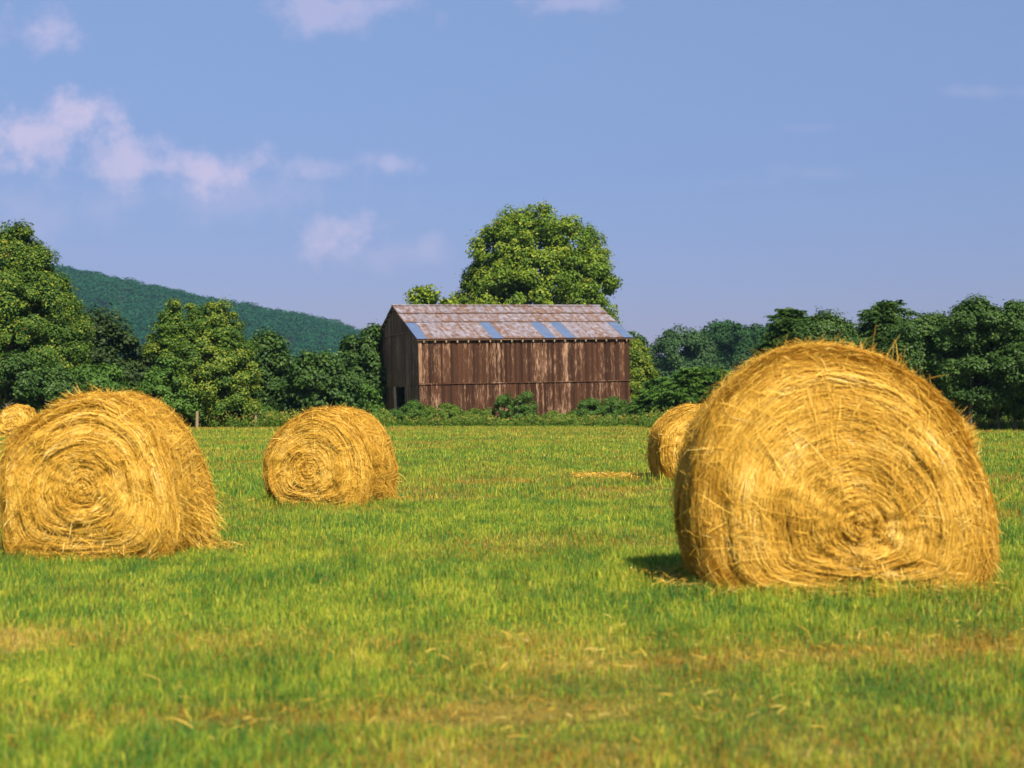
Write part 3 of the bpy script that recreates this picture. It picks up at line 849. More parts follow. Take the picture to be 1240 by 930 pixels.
# roof: corrugated sheets in three lapped rows per slope
def sheet(mb, rn, ed, t0, t1, f0, f1, side, lift, r):
    """one corrugated sheet from slope fraction f0 (eave) to f1 (ridge)"""
    k = max(6, int((t1 - t0) / 0.035)); rows = 9
    ts = np.linspace(t0, t1, k); fs = np.linspace(f0, f1, rows)
    TT, FF = np.meshgrid(ts, fs)
    half = BW / 2 + OV
    run = FF * half
    zz = EAVE - sl * OV + 0.02 + run * sl + lift * (1 - (FF - f0) / (f1 - f0)) + 0.008 * np.sin(TT * 2 * PI / 0.08)
    yy = -OV + run if side > 0 else BW + OV - run
    v = np.stack([TT, yy, zz], -1).reshape(-1, 3)
    ii = np.arange(k * rows).reshape(rows, k)
    q = np.stack([ii[:-1, :-1], ii[:-1, 1:], ii[1:, 1:], ii[1:, :-1]], -1).reshape(-1, 4)
    if side < 0:
        q = q[:, ::-1]
    mb.add(v, q)
    e = np.zeros((rows, k)); e[0] = 0.7; e[1] = 0.1
    e = np.maximum(e, np.exp(-((TT - t0) / 0.07) ** 2) * 0.8); e = np.maximum(e, np.exp(-((TT - t1) / 0.05) ** 2) * 0.4)
    rn += [r] * (k * rows); ed += list(e.ravel())


G0, G1 = -0.32, BL + 0.30
NEW = [(0.002, 0.048), (0.338, 0.387), (0.577, 0.627), (0.671, 0.720), (0.950, 0.998)]   # clean sheets in the lower row, reflected sky painted on as blue
mb = MB(); rn = []; ed = []
rows = [(0.0, 0.50, 0.03), (0.48, 0.76, 0.045), (0.74, 1.0, 0.06)]
clean = []
for side in (1, -1):
    for ri, (f0, f1, lf) in enumerate(rows):
        cuts = [G0]
        while cuts[-1] < G1 - 0.5:
            cuts.append(min(cuts[-1] + brng.uniform(0.6, 1.0), G1))
        cuts[-1] = G1
        if side > 0 and ri == 0:
            marks = sorted([G0 + a * (G1 - G0) for nw in NEW for a in nw])
            cuts = [c_ for c_ in cuts if not any(G0 + a * (G1 - G0) - 0.25 < c_ < G0 + b * (G1 - G0) + 0.25 for a, b in NEW)] + marks
            cuts = sorted(set(cuts + [G0, G1]))
        for a, b in zip(cuts[:-1], cuts[1:]):
            if b - a < 0.12:
                continue
            mida = ((a + b) / 2 - G0) / (G1 - G0)
            if side > 0 and ri == 0 and any(n0 - 0.002 <= mida <= n1 + 0.002 for n0, n1 in NEW):
                clean.append((a, b, f0, f1)); continue
            sheet(mb, rn, ed, a - 0.02, b + 0.015, f0 + brng.uniform(-0.006, 0.004) * (ri > 0), f1, side, lf + brng.uniform(0, 0.012), brng.random())
roof = mb.build('roof', M['tin'], barn, attrs={'rnd': rn, 'edge': ed})
roof['label'] = 'patchwork of pale tin sheets streaked with rust'
for a, b, f0, f1 in clean:
    mb = MB(); r0 = []; e0 = []
    sheet(mb, r0, e0, a, b, f0 - 0.004, f1 + 0.008, 1, 0.05, 0.5)
    o = mb.build('roof_sheet', M['clean'], roof)
    o['label'] = 'clean replacement sheet with blue sky reflection in its colour'
# roof deck (purlins and boards under the tin) and ridge cap, barge boards
mb = MB()
zt = lambda y: EAVE - 0.03 + (y if y <= BW / 2 else BW - y) * sl
for (ya, yb) in ((-OV + 0.04, BW / 2), (BW / 2, BW + OV - 0.04)):
    mb.hexa([(G0 + 0.03, ya, zt(ya) - 0.05), (G1 - 0.03, ya, zt(ya) - 0.05), (G1 - 0.03, yb, zt(yb) - 0.05), (G0 + 0.03, yb, zt(yb) - 0.05),
             (G0 + 0.03, ya, zt(ya)), (G1 - 0.03, ya, zt(ya)), (G1 - 0.03, yb, zt(yb)), (G0 + 0.03, yb, zt(yb))])
mb.build('roof_deck', M['gboards'], roof, attrs={'rnd': np.full(mb.n, 0.2)})
mb = MB()
for s in (-1, 1):
    mb.hexa([(G0 - 0.02, BW / 2 + s * 0.001, RIDGE + 0.09), (G1 + 0.02, BW / 2 + s * 0.001, RIDGE + 0.09), (G1 + 0.02, BW / 2 + s * 0.19, RIDGE + 0.09 - 0.19 * sl), (G0 - 0.02, BW / 2 + s * 0.19, RIDGE + 0.09 - 0.19 * sl),
             (G0 - 0.02, BW / 2 + s * 0.001, RIDGE + 0.10), (G1 + 0.02, BW / 2 + s * 0.001, RIDGE + 0.10), (G1 + 0.02, BW / 2 + s * 0.19, RIDGE + 0.10 - 0.19 * sl), (G0 - 0.02, BW / 2 + s * 0.19, RIDGE + 0.10 - 0.19 * sl)])
mb.build('ridge_cap', M['tin'], roof, attrs={'rnd': np.full(mb.n, 0.5), 'edge': np.zeros(mb.n)})
# gable purlin ends (dark/light stripes under the verge)
for i in range(16):
    mb = MB()
    y = i * (BW / 2) / 8 + 0.3
    if y > BW:
        break
    z = zt(y) - 0.06
    mb.box(G0 + 0.03, -0.09, y - 0.05, y + 0.05, z - 0.10, z)
    mb.build('verge_block', M['timber'], roof, attrs={'rnd': np.full(mb.n, 0.2)})


# ------------------------------------------------------------------ trees
def leaf_quads(C, Nn, size, rng, aspect=0.75):
    """diamond leaves centred at C with normals Nn"""
    n = len(C)
    Nn = Nn / (np.linalg.norm(Nn, axis=1)[:, None] + 1e-9)
    rv = rng.normal(0, 1, (n, 3))
    a = np.cross(Nn, rv); a /= np.linalg.norm(a, axis=1)[:, None] + 1e-9
    b = np.cross(Nn, a)
    s = size * rng.uniform(0.6, 1.4, n)
    a = a * (s * 0.5)[:, None]; b = b * (s * 0.5 * aspect)[:, None]
    fold = Nn * (s * 0.12)[:, None]
    v = np.stack([C - a, C - b + fold, C + a, C + b + fold], 1).reshape(-1, 3)
    q = np.arange(n * 4).reshape(n, 4)
    return v, q


def crown_mesh(lobes, nb, leaves, size, brad, tint, rng, flat=0.8, inner=0.25, shell=(0.74, 1.0)):
    if size < 0.24:
        nb, leaves, size, brad = int(nb * 1.5), int(leaves * 1.7), size * 0.80, brad * 0.88
    lobes = np.asarray(lobes, float)
    area = (lobes[:, 3] * lobes[:, 5]) ** 1.0
    pr = area / area.sum()
    li = rng.choice(len(lobes), nb * 2, p=pr)
    d = rng.normal(0, 1, (nb * 2, 3)); d[:, 2] += 0.15
    d /= np.linalg.norm(d, axis=1)[:, None]
    fr = rng.uniform(shell[0], shell[1], nb * 2)
    isin = rng.random(nb * 2) < inner
    fr = np.where(isin, rng.uniform(0.25, 0.7, nb * 2), fr)
    c = lobes[li, :3] + d * lobes[li, 3:] * fr[:, None]
    # drop boughs buried deep in another lobe
    dep = np.full(nb * 2, 9.0)
    for L_ in lobes:
        dep = np.minimum(dep, np.linalg.norm((c - L_[:3]) / L_[3:], axis=1))
    keep = (dep > 0.62) | (rng.random(nb * 2) < 0.3)
    c, d = c[keep][:nb], d[keep][:nb]
    nb = len(c)
    br = brad * rng.uniform(0.5, 1.5, nb)
    per = leaves // nb
    bi = np.repeat(np.arange(nb), per)
    n = len(bi)
    e = rng.normal(0, 1, (n, 3)); e /= np.linalg.norm(e, axis=1)[:, None]
    rr = rng.uniform(0.15, 1.0, n) ** 0.45
    # ragged outline: twiggy spikes
    rr = rr * (1 + (rng.random(n) < 0.14) * rng.uniform(0, 0.6, n)) * (0.75 + 0.5 * vnoise(e[:, 0] * 2.2 + bi * 3.1, e[:, 1] * 2.2, e[:, 2] * 2.2, 15))
    C = c[bi] + e * (br[bi] * rr)[:, None] * np.array([1, 1, flat])
    Nn = e * 0.7 + d[bi] * 0.45 + np.array([0, 0, 0.45]) + rng.normal(0, 0.38, (n, 3))
    yg = ((rr > 0.72) & (rng.random(n) < tint * (0.5 + 0.9 * (e[:, 2] > -0.2)) * (0.35 + 1.1 * (vnoise(c[bi, 0] * 0.7, c[bi, 1] * 0.7, c[bi, 2] * 0.7, 5) > 0.4)))).astype(float) * rng.uniform(0.2, 0.85, n)  # random outer leaves turn yellower, oftener on the upper part of a bough
    v, q = leaf_quads(C, Nn, size, rng)
    return v, q, np.repeat(rng.random(n), 4), np.repeat(yg, 4), c


def frond_mesh(tips, outd, rng, flen=0.8, nleaf=8, lsize=0.18, per=9):
    """compound leaves radiating from branch tips"""
    C, Nn, A = [], [], []
    nt_ = len(tips)
    bi = np.repeat(np.arange(nt_), per); n = len(bi)
    az = rng.uniform(0, 2 * PI, n)
    d = np.stack([np.cos(az), np.sin(az), rng.uniform(0.05, 0.9, n)], -1) + outd[bi] * 0.5
    d /= np.linalg.norm(d, axis=1)[:, None]
    L_ = flen * rng.uniform(0.6, 1.2, n)
    up = np.array([0, 0, 1.0])
    sd = np.cross(d, up); sd /= np.linalg.norm(sd, axis=1)[:, None] + 1e-9
    VV, QQ = [], []
    base = 0
    rn = rng.random(n)
    R_ = []
    for k in range(nleaf):
        f = 0.2 + 0.8 * (k + 1) / nleaf
        cen = tips[bi] + d * (L_ * f)[:, None] - up * (L_ * 0.42 * f * f)[:, None]
        tang = d - up * (0.84 * f)
        tang /= np.linalg.norm(tang, axis=1)[:, None]
        for s in (-1, 1):
            ld_ = sd * s * 0.85 + tang * 0.45 - up * 0.25 + rng.normal(0, 0.12, (n, 3))
            ld_ /= np.linalg.norm(ld_, axis=1)[:, None]
            ln_ = lsize * (1.15 - 0.5 * f) * rng.uniform(0.8, 1.2, n)
            wv = tang * (ln_ * 0.2)[:, None]
            v = np.stack([cen, cen + ld_ * (ln_ * 0.45)[:, None] + wv, cen + ld_ * ln_[:, None] - up * (ln_ * 0.2)[:, None], cen + ld_ * (ln_ * 0.45)[:, None] - wv], 1).reshape(-1, 3)
            VV.append(v); QQ.append(np.arange(n * 4).reshape(n, 4) + base); base += n * 4
            R_.append(np.repeat(np.clip(rn + rng.normal(0, 0.1, n), 0, 1), 4))
    return np.concatenate(VV), np.concatenate(QQ), np.concatenate(R_), np.repeat(np.tile(rng.random(n) < 0.05, nleaf * 2), 4).astype(float) * 0.5


def tree(name, label, cat, Y, lobes_px, leaf, nb=90, leaves=22000, size=0.26, brad=0.8, tint=0.15, seed=0, bark='bark', trunk_px=None, depth=1.0,
         flat=0.8, inner=0.3, group='trees beyond the hay field', frond=None, trunk_r=None, stems=1, shell=(0.74, 1.0), crown_name='crown', stem_name='trunk'):
    """lobes_px: (px, py, rx_px, ry_px[, dy metres]) -> ellipsoid lobes of real size at distance Y"""
    rng = np.random.default_rng(seed + 1000)
    k = Y / F
    cxp = trunk_px if trunk_px is not None else np.average([l[0] for l in lobes_px], weights=[l[2] * l[3] for l in lobes_px])
    X = at(cxp, Y); G = float(gz(X, Y))
    root = thing(name, label, cat, (X, Y, G), group=group)
    LB = []
    for l in lobes_px:
        dy = l[4] if len(l) > 4 else rng.normal(0, 0.12) * l[2] * k
        LB.append((at(l[0], Y) - X, dy, zat(l[1], Y) - G, l[2] * k, l[2] * k * depth, l[3] * k))
    LB = np.array(LB)
    # slightly shrink lobes so boughs end at the outline
    LB2 = LB.copy(); LB2[:, 3:] = np.maximum(LB[:, 3:] - brad * 0.5, LB[:, 3:] * 0.5)
    if frond:
        v, q, r_, y_, c = crown_mesh(LB2, nb, int(leaves * frond.get('mix', 0.4)), size, brad, tint, rng, flat, inner, shell)
        # frond tips over the crown surface
        nt_ = frond['n']
        li = rng.choice(len(LB2), nt_, p=LB2[:, 3] * LB2[:, 5] / (LB2[:, 3] * LB2[:, 5]).sum())
        d = rng.normal(0, 1, (nt_, 3)); d[:, 2] += 0.35; d /= np.linalg.norm(d, axis=1)[:, None]
        tips = LB2[li, :3] + d * LB2[li, 3:] * rng.uniform(0.82, 1.14, nt_)[:, None]
        v2, q2, r2, y2 = frond_mesh(tips, d, rng, frond['len'], 8, frond['leaf'], frond.get('per', 8))
        q2 = q2 + len(v)
        v = np.concatenate([v, v2]); q = np.concatenate([q, q2]); r_ = np.concatenate([r_, r2]); y_ = np.concatenate([y_, y2])
    else:
        v, q, r_, y_, c = crown_mesh(LB2, nb, leaves, size, brad, tint, rng, flat, inner, shell)
    low = v[:, 2].min()
    if low < 0.05:
        v[:, 2] = np.where(v[:, 2] < 0.05, 0.05 + np.abs(v[:, 2] - 0.05) * 0.3, v[:, 2])
    mesh_obj(crown_name, v, q, None, M[leaf], root, {'rnd': r_, 'tint': y_})
    # trunk and limbs
    H = LB[:, 2].max() + LB[:, 5].max() * 0.3
    tr = trunk_r if trunk_r else 0.022 * H + 0.04
    mb = MB()
    for si in range(stems):
        ox, oy = (0, 0) if stems == 1 else (rng.uniform(-1, 1) * LB[:, 3].max() * 0.6, rng.uniform(-0.6, 0.6) * LB[:, 3].max())
        top = np.array([ox * 1.1 + rng.normal(0, 0.15), oy, H * rng.uniform(0.8, 0.95)])
        pts = np.array([[ox, oy, -0.2], [ox, oy, 0.15 * H], *[np.array([ox, oy, 0]) * (1 - f) + top * f + rng.normal(0, 0.02 * H, 3) * [1, 1, 0] for f in (0.35, 0.6, 0.8)], top])
        mb.tube(pts, tr * np.array([1.35, 1.0, 0.82, 0.58, 0.36, 0.12]), 8)
        order = rng.permutation(len(c))[:max(5, 16 // stems)]
        for j in order:
            e = c[j] * 0.92
            f = np.clip((e[2] * 0.55) / H + rng.uniform(0, 0.12), 0.16, 0.75)
            s = np.array([np.interp(f * H, pts[:, 2], pts[:, 0]), np.interp(f * H, pts[:, 2], pts[:, 1]), f * H])
            if e[2] < s[2]:
                s[2] = max(0.3, e[2] * 0.7)
            m_ = s * 0.5 + e * 0.5 + np.array([0, 0, 0.06 * H]) + rng.normal(0, 0.02 * H, 3)
            r0 = tr * 0.42 * (1 - f * 0.6)
            mb.tube([s, s * 0.7 + m_ * 0.3, m_, e], [r0, r0 * 0.8, r0 * 0.55, r0 * 0.2], 6)
    mb.build(stem_name, M[bark], root, True)
    return root


# left group
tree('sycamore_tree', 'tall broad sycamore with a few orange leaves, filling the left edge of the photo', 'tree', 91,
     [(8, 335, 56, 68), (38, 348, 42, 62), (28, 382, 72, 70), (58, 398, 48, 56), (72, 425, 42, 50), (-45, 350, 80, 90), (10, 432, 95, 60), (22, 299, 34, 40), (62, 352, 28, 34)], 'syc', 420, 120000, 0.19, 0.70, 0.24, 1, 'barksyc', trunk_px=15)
tree('oak_tree', 'dark olive tree with feathery top just right of the leftmost tall sycamore', 'tree', 98, [(125, 425, 36, 60), (150, 440, 34, 55), (172, 455, 32, 52), (135, 470, 50, 40)], 'olive', 100, 22000, 0.25, 0.75, 0.06, 2)
tree('small_tree', 'mid-green rounded small tree just above the top of the left-edge bale', 'tree', 85, [(118, 462, 34, 32), (135, 478, 28, 30), (98, 475, 30, 30)], 'mid', 60, 14000, 0.22, 0.55, 0.05, 3)
tree('small_tree', 'dark low spreading tree above the farthest bale at the left edge', 'tree', 82, [(15, 462, 50, 40), (60, 470, 42, 34), (-35, 462, 45, 44)], 'dark', 90, 20000, 0.22, 0.6, 0.06, 4)
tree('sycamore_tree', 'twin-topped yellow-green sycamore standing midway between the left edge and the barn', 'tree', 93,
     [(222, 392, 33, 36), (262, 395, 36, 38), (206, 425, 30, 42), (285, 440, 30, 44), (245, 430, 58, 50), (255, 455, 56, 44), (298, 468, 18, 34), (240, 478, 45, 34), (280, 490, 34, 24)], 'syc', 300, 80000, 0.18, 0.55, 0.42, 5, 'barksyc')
tree('small_tree', 'bright mid-green cone-shaped small tree in front of the twin-topped sycamore', 'tree', 91.5, [(200, 446, 20, 24), (202, 470, 36, 30), (212, 487, 44, 24), (190, 482, 30, 26)], 'mid', 75, 16000, 0.22, 0.5, 0.04, 6)
tree('maple_tree', 'dark round-topped tree right of the twin-topped sycamore', 'tree', 99, [(322, 430, 31, 36), (330, 458, 30, 42), (318, 478, 30, 30)], 'dark', 90, 20000, 0.24, 0.7, 0.08, 7)
tree('maple_tree', 'mid-height bushy green tree with layered boughs, above the mid-field bale', 'tree', 94, [(376, 455, 30, 34), (395, 448, 24, 28), (362, 478, 30, 28), (405, 475, 34, 34)], 'dark', 90, 20000, 0.24, 0.6, 0.10, 8)
tree('elm_tree', 'dark tree with spiky upright shoots against the barn gable', 'tree', 108, [(440, 432, 26, 44), (424, 445, 18, 42), (452, 425, 20, 34), (436, 468, 34, 40), (431, 408, 6, 20), (443, 404, 6, 18), (453, 402, 5, 18), (421, 412, 5, 18)], 'dark', 100, 20000, 0.25, 0.55, 0.06, 9)
tree('shrub', 'dark green shrub left of the open barn doorway', 'shrub', 97, [(440, 486, 26, 26), (415, 490, 24, 24)], 'mid', 40, 8000, 0.22, 0.5, 0.05, 10, group='shrubs at the field edge', crown_name='foliage', stem_name='stem')
# behind the barn
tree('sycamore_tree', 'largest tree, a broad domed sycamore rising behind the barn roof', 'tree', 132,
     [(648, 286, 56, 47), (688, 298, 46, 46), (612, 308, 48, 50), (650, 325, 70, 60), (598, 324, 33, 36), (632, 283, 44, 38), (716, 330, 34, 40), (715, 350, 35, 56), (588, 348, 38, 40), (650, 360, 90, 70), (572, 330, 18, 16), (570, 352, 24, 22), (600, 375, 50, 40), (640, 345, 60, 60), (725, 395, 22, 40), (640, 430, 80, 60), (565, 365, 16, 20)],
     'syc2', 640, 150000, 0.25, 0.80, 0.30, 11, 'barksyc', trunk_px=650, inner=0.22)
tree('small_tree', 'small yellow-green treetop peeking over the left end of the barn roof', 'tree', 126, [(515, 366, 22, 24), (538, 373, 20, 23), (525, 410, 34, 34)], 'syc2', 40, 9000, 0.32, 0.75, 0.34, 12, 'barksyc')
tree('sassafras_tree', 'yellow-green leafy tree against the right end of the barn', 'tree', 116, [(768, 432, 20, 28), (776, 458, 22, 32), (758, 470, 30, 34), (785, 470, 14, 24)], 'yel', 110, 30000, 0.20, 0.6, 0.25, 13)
tree('distant_tree', 'small blue-green treetop peeking out just past the right roof corner', 'tree', 190, [(766, 402, 10, 9), (774, 412, 9, 12), (768, 430, 16, 24)], 'haze', 40, 5000, 0.4, 0.75, 0.0, 14)
# far right, hazy
FG = 'distant trees in the gap right of the barn'
tree('distant_tree', 'hazy grey-green round-crowned tree in the gap right of the barn', 'tree', 235, [(822, 418, 34, 28), (800, 432, 22, 28), (845, 425, 22, 26), (830, 452, 44, 30), (790, 460, 24, 40)], 'haze', 240, 50000, 0.38, 1.1, 0.02, 15, group=FG)
tree('distant_tree', 'hazy deep-green tall tree left of the pair behind the largest bale', 'tree', 255, [(872, 402, 24, 22), (860, 420, 28, 30), (880, 440, 30, 34), (868, 470, 40, 30)], 'haze2', 190, 42000, 0.40, 1.1, 0.02, 16, group=FG)
tree('distant_tree', 'hazy deep-green tree beside the layered row of trees at right', 'tree', 250, [(905, 404, 24, 23), (930, 412, 24, 28), (915, 435, 36, 34), (920, 470, 40, 34)], 'haze2', 190, 42000, 0.40, 1.1, 0.02, 17, group=FG)
tree('distant_tree', 'low rounded hazy tree directly above the left shoulder of the largest bale', 'tree', 200, [(905, 437, 18, 14), (880, 462, 30, 22), (920, 465, 34, 24)], 'haze', 120, 24000, 0.36, 0.9, 0.02, 18, group=FG)
AG = 'feathery compound-leaved trees'
tree('ailanthus_tree', 'low feathery compound-leaved tree near the right end of the barn', 'tree', 98, [(805, 480, 24, 26), (792, 496, 26, 18)], 'mid', 36, 9000, 0.2, 0.5, 0.05, 19, group=AG, frond={'n': 120, 'len': 0.95, 'leaf': 0.34, 'mix': 0.6}, flat=0.7)
tree('ailanthus_tree', 'taller feathery compound-leaved tree above the half-hidden bale', 'tree', 95, [(845, 468, 30, 26), (868, 470, 28, 28), (830, 485, 34, 24)], 'mid', 50, 12000, 0.2, 0.5, 0.05, 20, group=AG, frond={'n': 190, 'len': 1.0, 'leaf': 0.36, 'mix': 0.55}, flat=0.7)
tree('small_tree', 'dark green bushy tree showing over the left slope of the largest bale', 'tree', 90, [(905, 480, 34, 34), (940, 470, 34, 40)], 'dark', 50, 12000, 0.22, 0.6, 0.05, 21)
tree('ailanthus_tree', 'feathery compound-leaved treetop sticking up left of the gap in the right-hand row', 'tree', 82, [(955, 390, 22, 20), (962, 415, 30, 32), (950, 450, 36, 40)], 'dark', 60, 16000, 0.2, 0.5, 0.12, 22, group=AG, frond={'n': 170, 'len': 1.0, 'leaf': 0.34, 'mix': 0.6}, flat=0.7)
tree('hickory_tree', 'leafy rounded tree behind the crest of the largest bale', 'tree', 79, [(1000, 398, 34, 26), (985, 425, 40, 40), (1018, 420, 30, 36), (1000, 460, 46, 46)], 'dark', 180, 42000, 0.2, 0.5, 0.14, 23)
tree('ailanthus_tree', 'tallest feathery compound-leaved tree, spiky top in the right-hand row', 'tree', 81, [(1076, 385, 26, 22), (1070, 410, 34, 34), (1060, 450, 44, 50)], 'dark', 70, 18000, 0.2, 0.5, 0.12, 24, group=AG, frond={'n': 220, 'len': 1.05, 'leaf': 0.34, 'mix': 0.6}, flat=0.7)
tree('hickory_tree', 'layered leafy tree right of the tallest feathery tree', 'tree', 78, [(1112, 405, 34, 30), (1130, 395, 22, 20), (1100, 440, 44, 44), (1135, 440, 36, 46)], 'dark', 180, 42000, 0.2, 0.5, 0.14, 25)
tree('oak_tree', 'big dark dense tree with bare thin stems below, near the right edge', 'tree', 76, [(1180, 393, 42, 36), (1160, 420, 36, 48), (1205, 420, 42, 50), (1180, 455, 48, 40), (1205, 470, 40, 30)], 'dark', 220, 50000, 0.2, 0.5, 0.10, 26, stems=6, trunk_r=0.07)
tree('oak_tree', 'dark dense tree cut off by the right edge of the photo', 'tree', 75, [(1235, 388, 36, 34), (1270, 400, 50, 48), (1240, 440, 48, 48), (1290, 450, 50, 50), (1245, 475, 40, 30)], 'dark', 200, 46000, 0.2, 0.5, 0.08, 27, stems=5, trunk_r=0.07)
tree('small_tree', 'shadowy understorey tree beneath the right-hand row of trees', 'tree', 86, [(1050, 482, 70, 40), (1120, 478, 60, 40), (1180, 482, 60, 40), (1240, 480, 55, 42), (1300, 480, 60, 42), (980, 480, 50, 40), (1160, 455, 50, 40), (1230, 455, 60, 40)], 'dark', 380, 70000, 0.24, 0.7, 0.0, 28, stems=4, trunk_r=0.05)

# shrubs along the barn
SG = 'shrubs along the foot of the barn'
SH = [
    ('leafy shrub at the near corner of the barn gable', 97.0, [(500, 497, 13, 11), (476, 503, 14, 8)], 'mid', 0.06),
    ('low shrub left of the middle of the long barn wall', 97.5, [(540, 500, 20, 12), (520, 503, 16, 10)], 'weed', 0.05),
    ('tallest dark shrub in front of the long barn wall', 97.5, [(617, 492, 19, 17), (638, 492, 12, 18), (626, 502, 24, 12), (640, 480, 6, 9)], 'mid', 0.08),
    ('small low shrub in front of the worn boards right of the tallest shrub', 98.5, [(672, 505, 18, 7), (690, 506, 12, 6)], 'weed', 0.08),
    ('rounded shrub by the right third of the long barn wall', 99.5, [(714, 496, 17, 14), (704, 503, 18, 10)], 'mid', 0.08),
    ('shrub at the far right corner of the long barn wall', 100.5, [(744, 493, 14, 15), (738, 503, 20, 10), (752, 500, 14, 12)], 'mid', 0.08),
    ('low spreading shrub past the right end of the barn', 98.0, [(780, 502, 20, 12), (766, 504, 16, 10)], 'dark', 0.1),
    ('low leafy shrub between the mid-field bale and the barn doorway', 96.5, [(455, 502, 18, 11), (440, 504, 14, 10)], 'mid', 0.04),
    ('low shrub against the near end of the long barn wall', 98.0, [(512, 502, 14, 11), (505, 497, 8, 9)], 'weed', 0.05),
    ('small shrub touching the left side of the tallest dark shrub', 98.0, [(575, 504, 18, 9), (590, 503, 10, 9)], 'weed', 0.05),
]
for i, (lb, Y, lob, mt, yg) in enumerate(SH):
    tree('shrub', lb, 'shrub', Y, [(a, b - 2, c_ * 1.15, d_ * 1.25) for a, b, c_, d_ in lob], mt, 60, 12000, 0.12, 0.30, yg, 60 + i, group=SG, crown_name='foliage', stem_name='stem', trunk_r=0.025, stems=3)

# shrubs at the left field edge
for i, (lb, Y, lob, mt) in enumerate([
    ('low rounded dark shrub left of the shorter fence post', 95.0, [(222, 498, 22, 14), (205, 502, 18, 11)], 'dark'),
    ('low leafy shrub between the two fence posts', 95.5, [(275, 501, 24, 10), (258, 503, 18, 8)], 'weed'),
    ('leafy low shrub right of the second fence post, by the mid-field bale', 95.0, [(322, 499, 18, 13), (340, 500, 16, 11)], 'mid'),
]):
    tree('shrub', lb, 'shrub', Y, lob, mt, 26, 5200, 0.16, 0.36, 0.05, 80 + i, group='shrubs at the field edge', crown_name='foliage', stem_name='stem', trunk_r=0.025, stems=3)

# fence posts
for lb, px, ptop, pbot, Y, ln_ in (('weathered grey fence post standing at the left field edge, nearer the left-edge bale', 238.5, 494, 514, 89.5, 0.02),
                                   ('short pale fence post half sunk in weeds, nearer the mid-field bale', 310, 494, 508, 92.0, -0.03)):
    X = at(px, Y); G = float(gz(X, Y))
    h = zat(ptop, Y) - G
    mb = MB()
    mb.tube([(0, 0, -0.3), (ln_ * 0.5, 0, h * 0.5), (ln_, 0, h - 0.03), (ln_, 0, h), (ln_, 0, h + 0.005)], [0.10, 0.095, 0.085, 0.07, 0.001], 9)
    o = mb.build('fence_post', M['timber'], None, attrs={'rnd': np.full(mb.n, 0.0)})
    o.location = (X, Y, G)
    tag(o, lb, 'fence post', 'fence posts at the left field edge')


# ------------------------------------------------------------------ weeds along the field edge (stuff)
def weeds(segs, rng):
    V, Q, RN, YG = [], [], [], []
    off = 0
    for (p0, p1, Y0, Y1, n, hmin, hmax) in segs:
        px = rng.uniform(p0, p1, n); Y = rng.uniform(Y0, Y1, n)
        X = (px - 620) * Y / F
        Y = Y + (fbm(X / 5, X * 0 + 3.3, seed=19, octs=3) - 0.6) * 4.5
        h = rng.uniform(hmin, hmax, n) * (0.5 + fbm(X / 1.5, Y / 1.5, seed=9, octs=2))
        per = 26
        bi = np.repeat(np.arange(n), per); m = len(bi)
        t = rng.random(m) ** 0.8
        lean = rng.normal(0, 0.12, (n, 2))
        C = np.stack([X[bi] + lean[bi, 0] * t * h[bi] + rng.normal(0, 0.08, m), Y[bi] + lean[bi, 1] * t + rng.normal(0, 0.08, m), gz(X, Y)[bi] + t * h[bi]], -1)
        Nn = np.stack([rng.normal(0, 1, m), rng.normal(-0.3, 1, m), rng.normal(0.4, 0.6, m)], -1)
        v, q = leaf_quads(C, Nn, 0.13, rng, 0.5)
        tone = rng.random(n)
        rn = np.clip(tone[bi] * 0.7 + rng.random(m) * 0.3, 0, 1)
        fl = (rng.random(n) < 0.42)
        yg = (fl[bi] & (t > 0.8)).astype(float) * rng.uniform(0.3, 1, m)
        V.append(v); Q.append(q + off); RN.append(np.repeat(rn, 4)); YG.append(np.repeat(yg, 4)); off += len(v)
    o = mesh_obj('weeds', np.concatenate(V), np.concatenate(Q), None, M['weed'], None, {'rnd': np.concatenate(RN), 'tint': np.concatenate(YG)})
    return o


wd_ = weeds([(-40, 470, 91.5, 97, 1900, 0.45, 1.05), (450, 810, 94.8, 97.2, 1000, 0.25, 0.75), (780, 1000, 86, 97, 700, 0.5, 1.2), (990, 1290, 77.5, 84, 700, 0.15, 0.6)], np.random.default_rng(91))
tag(wd_, 'tall green and yellow weeds along the far edge of the field', 'weeds', kind='stuff')


# ------------------------------------------------------------------ distant hill and woods
ridge_px = np.array([-900, -500, -200, 0, 85, 150, 200, 300, 370, 415, 480, 560, 680, 820, 1000])
ridge_py = np.array([240, 262, 285, 305, 325, 339, 350, 371, 382, 393, 412, 436, 464, 482, 487])
YR = 1480.0


def hill_z(x, y):
    k = smooth(780, YR, y)
    pxx = 620 + x * F / YR
    crest = CAM_H + (HZ - np.interp(pxx, ridge_px, ridge_py)) * YR / F - 7
    crest = np.maximum(crest, 0)
    body = crest * (k ** 1.15) * (1 - 0.8 * smooth(YR, YR + 500, y))
    body = body + crest * 0.10 * (fbm(x / 160, y / 160, seed=88, octs=3) - 0.5) * k * 1.4 * (1 - smooth(YR - 250, YR, y))
    return body - 0.3 * (1 - smooth(700, 800, y)) - 0.2


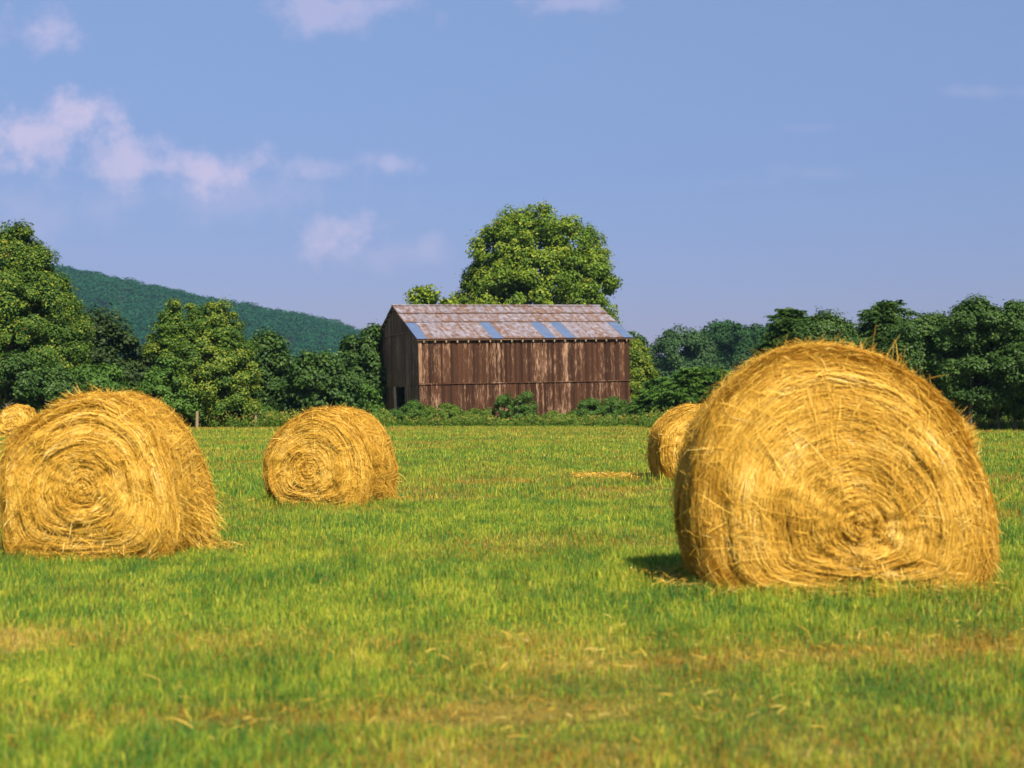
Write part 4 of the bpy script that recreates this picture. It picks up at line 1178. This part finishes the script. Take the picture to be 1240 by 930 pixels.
hx = np.linspace(-1500, 420, 120); hy = np.linspace(720, YR + 480, 70)
HX, HY = np.meshgrid(hx, hy)
HZZ = hill_z(HX, HY)
ii = np.arange(HX.size).reshape(HX.shape)
q = np.stack([ii[:-1, :-1], ii[:-1, 1:], ii[1:, 1:], ii[1:, :-1]], -1).reshape(-1, 4)
m, nt, out = new_mat('hill_ground')
p = N(nt, 'ShaderNodeBsdfPrincipled'); p.inputs['Roughness'].default_value = 1
nz = N(nt, 'ShaderNodeTexNoise'); nz.inputs['Scale'].default_value = 0.05
tcn = N(nt, 'ShaderNodeTexCoord'); nt.links.new(tcn.outputs['Object'], nz.inputs['Vector'])
rr_ = ramp(nt, [(0.3, (0.015, 0.05, 0.018)), (0.7, (0.03, 0.085, 0.025))], nz.outputs['Fac']); nt.links.new(rr_.outputs['Color'], p.inputs['Base Color'])
nt.links.new(p.outputs[0], out.inputs['Surface'])
hill = mesh_obj('hill', np.stack([HX, HY, HZZ], -1).reshape(-1, 3), q, None, m, None, None, True)
tag(hill, 'long wooded hill sloping down to the right', 'hill', kind='structure')


def canopy(xy, zfun, rad, per, lsize, rng, hgt):
    n = len(xy)
    r_ = rad * rng.uniform(0.65, 1.4, n)
    zc = zfun(xy[:, 0], xy[:, 1]) + hgt * rng.uniform(0.6, 1.3, n)
    bi = np.repeat(np.arange(n), per); m = len(bi)
    e = rng.normal(0, 1, (m, 3)); e[:, 2] = np.abs(e[:, 2]) - 0.1
    e /= np.linalg.norm(e, axis=1)[:, None]
    C = np.stack([xy[bi, 0], xy[bi, 1], zc[bi]], -1) + e * (r_[bi] * rng.uniform(0.7, 1.08, m))[:, None] * np.array([1, 1, 1.05])
    v, q = leaf_quads(C, e + np.array([0, 0, 0.25]) + rng.normal(0, 0.22, (m, 3)), lsize, rng, 0.9)
    rn = np.clip(rng.random(n)[bi] * 0.8 + rng.random(m) * 0.2, 0, 1)
    return v, q, np.repeat(rn, 4)


hr = np.random.default_rng(321)
n = 9500
xy = np.stack([hr.uniform(-1150, 330, n), hr.uniform(800, YR + 70, n)], -1)
kk = np.abs(xy[:, 0]) < 0.0 * xy[:, 0] + xy[:, 1] * 0.55
px_ = 620 + xy[:, 0] * F / xy[:, 1]
kk = (px_ > -160) & (px_ < 640) & (hill_z(xy[:, 0], xy[:, 1]) > 4)
xy = xy[kk]
v, q, rn = canopy(xy, hill_z, 6.4, 120, 2.0, hr, 4.5)
o = mesh_obj('hill_forest', v, q, None, M['forest'], None, {'rnd': rn, 'tint': np.zeros(len(rn))})
tag(o, 'forest canopy covering the distant hill', 'forest', kind='stuff')
# far woods behind the field-edge trees, down on the flat
n = 2600
xy = np.stack([hr.uniform(-330, 330, n), hr.uniform(290, 430, n)], -1)
wz = lambda x, y: gz(x, y)
v, q, rn = canopy(xy, wz, 4.0, 60, 1.5, hr, 3.5)
o = mesh_obj('far_woods', v, q, None, M['haze'], None, {'rnd': rn, 'tint': np.zeros(len(rn))})
tag(o, 'far woods on the flat land behind the field-edge trees', 'woods', kind='stuff')

# ------------------------------------------------------------------ air
mb = MB(); mb.box(-2450, 2450, -70, 2350, -3.0, 330)
m, nt, out = new_mat('air')
pv = N(nt, 'ShaderNodeVolumePrincipled')
pv.inputs['Color'].default_value = (0.48, 0.78, 1.0, 1); pv.inputs['Density'].default_value = 0.00012
pv.inputs['Anisotropy'].default_value = 0.2
nt.links.new(pv.outputs[0], out.inputs['Volume'])
hz = mb.build('haze', m)
tag(hz, 'thin summer haze over the valley', 'haze', kind='stuff')
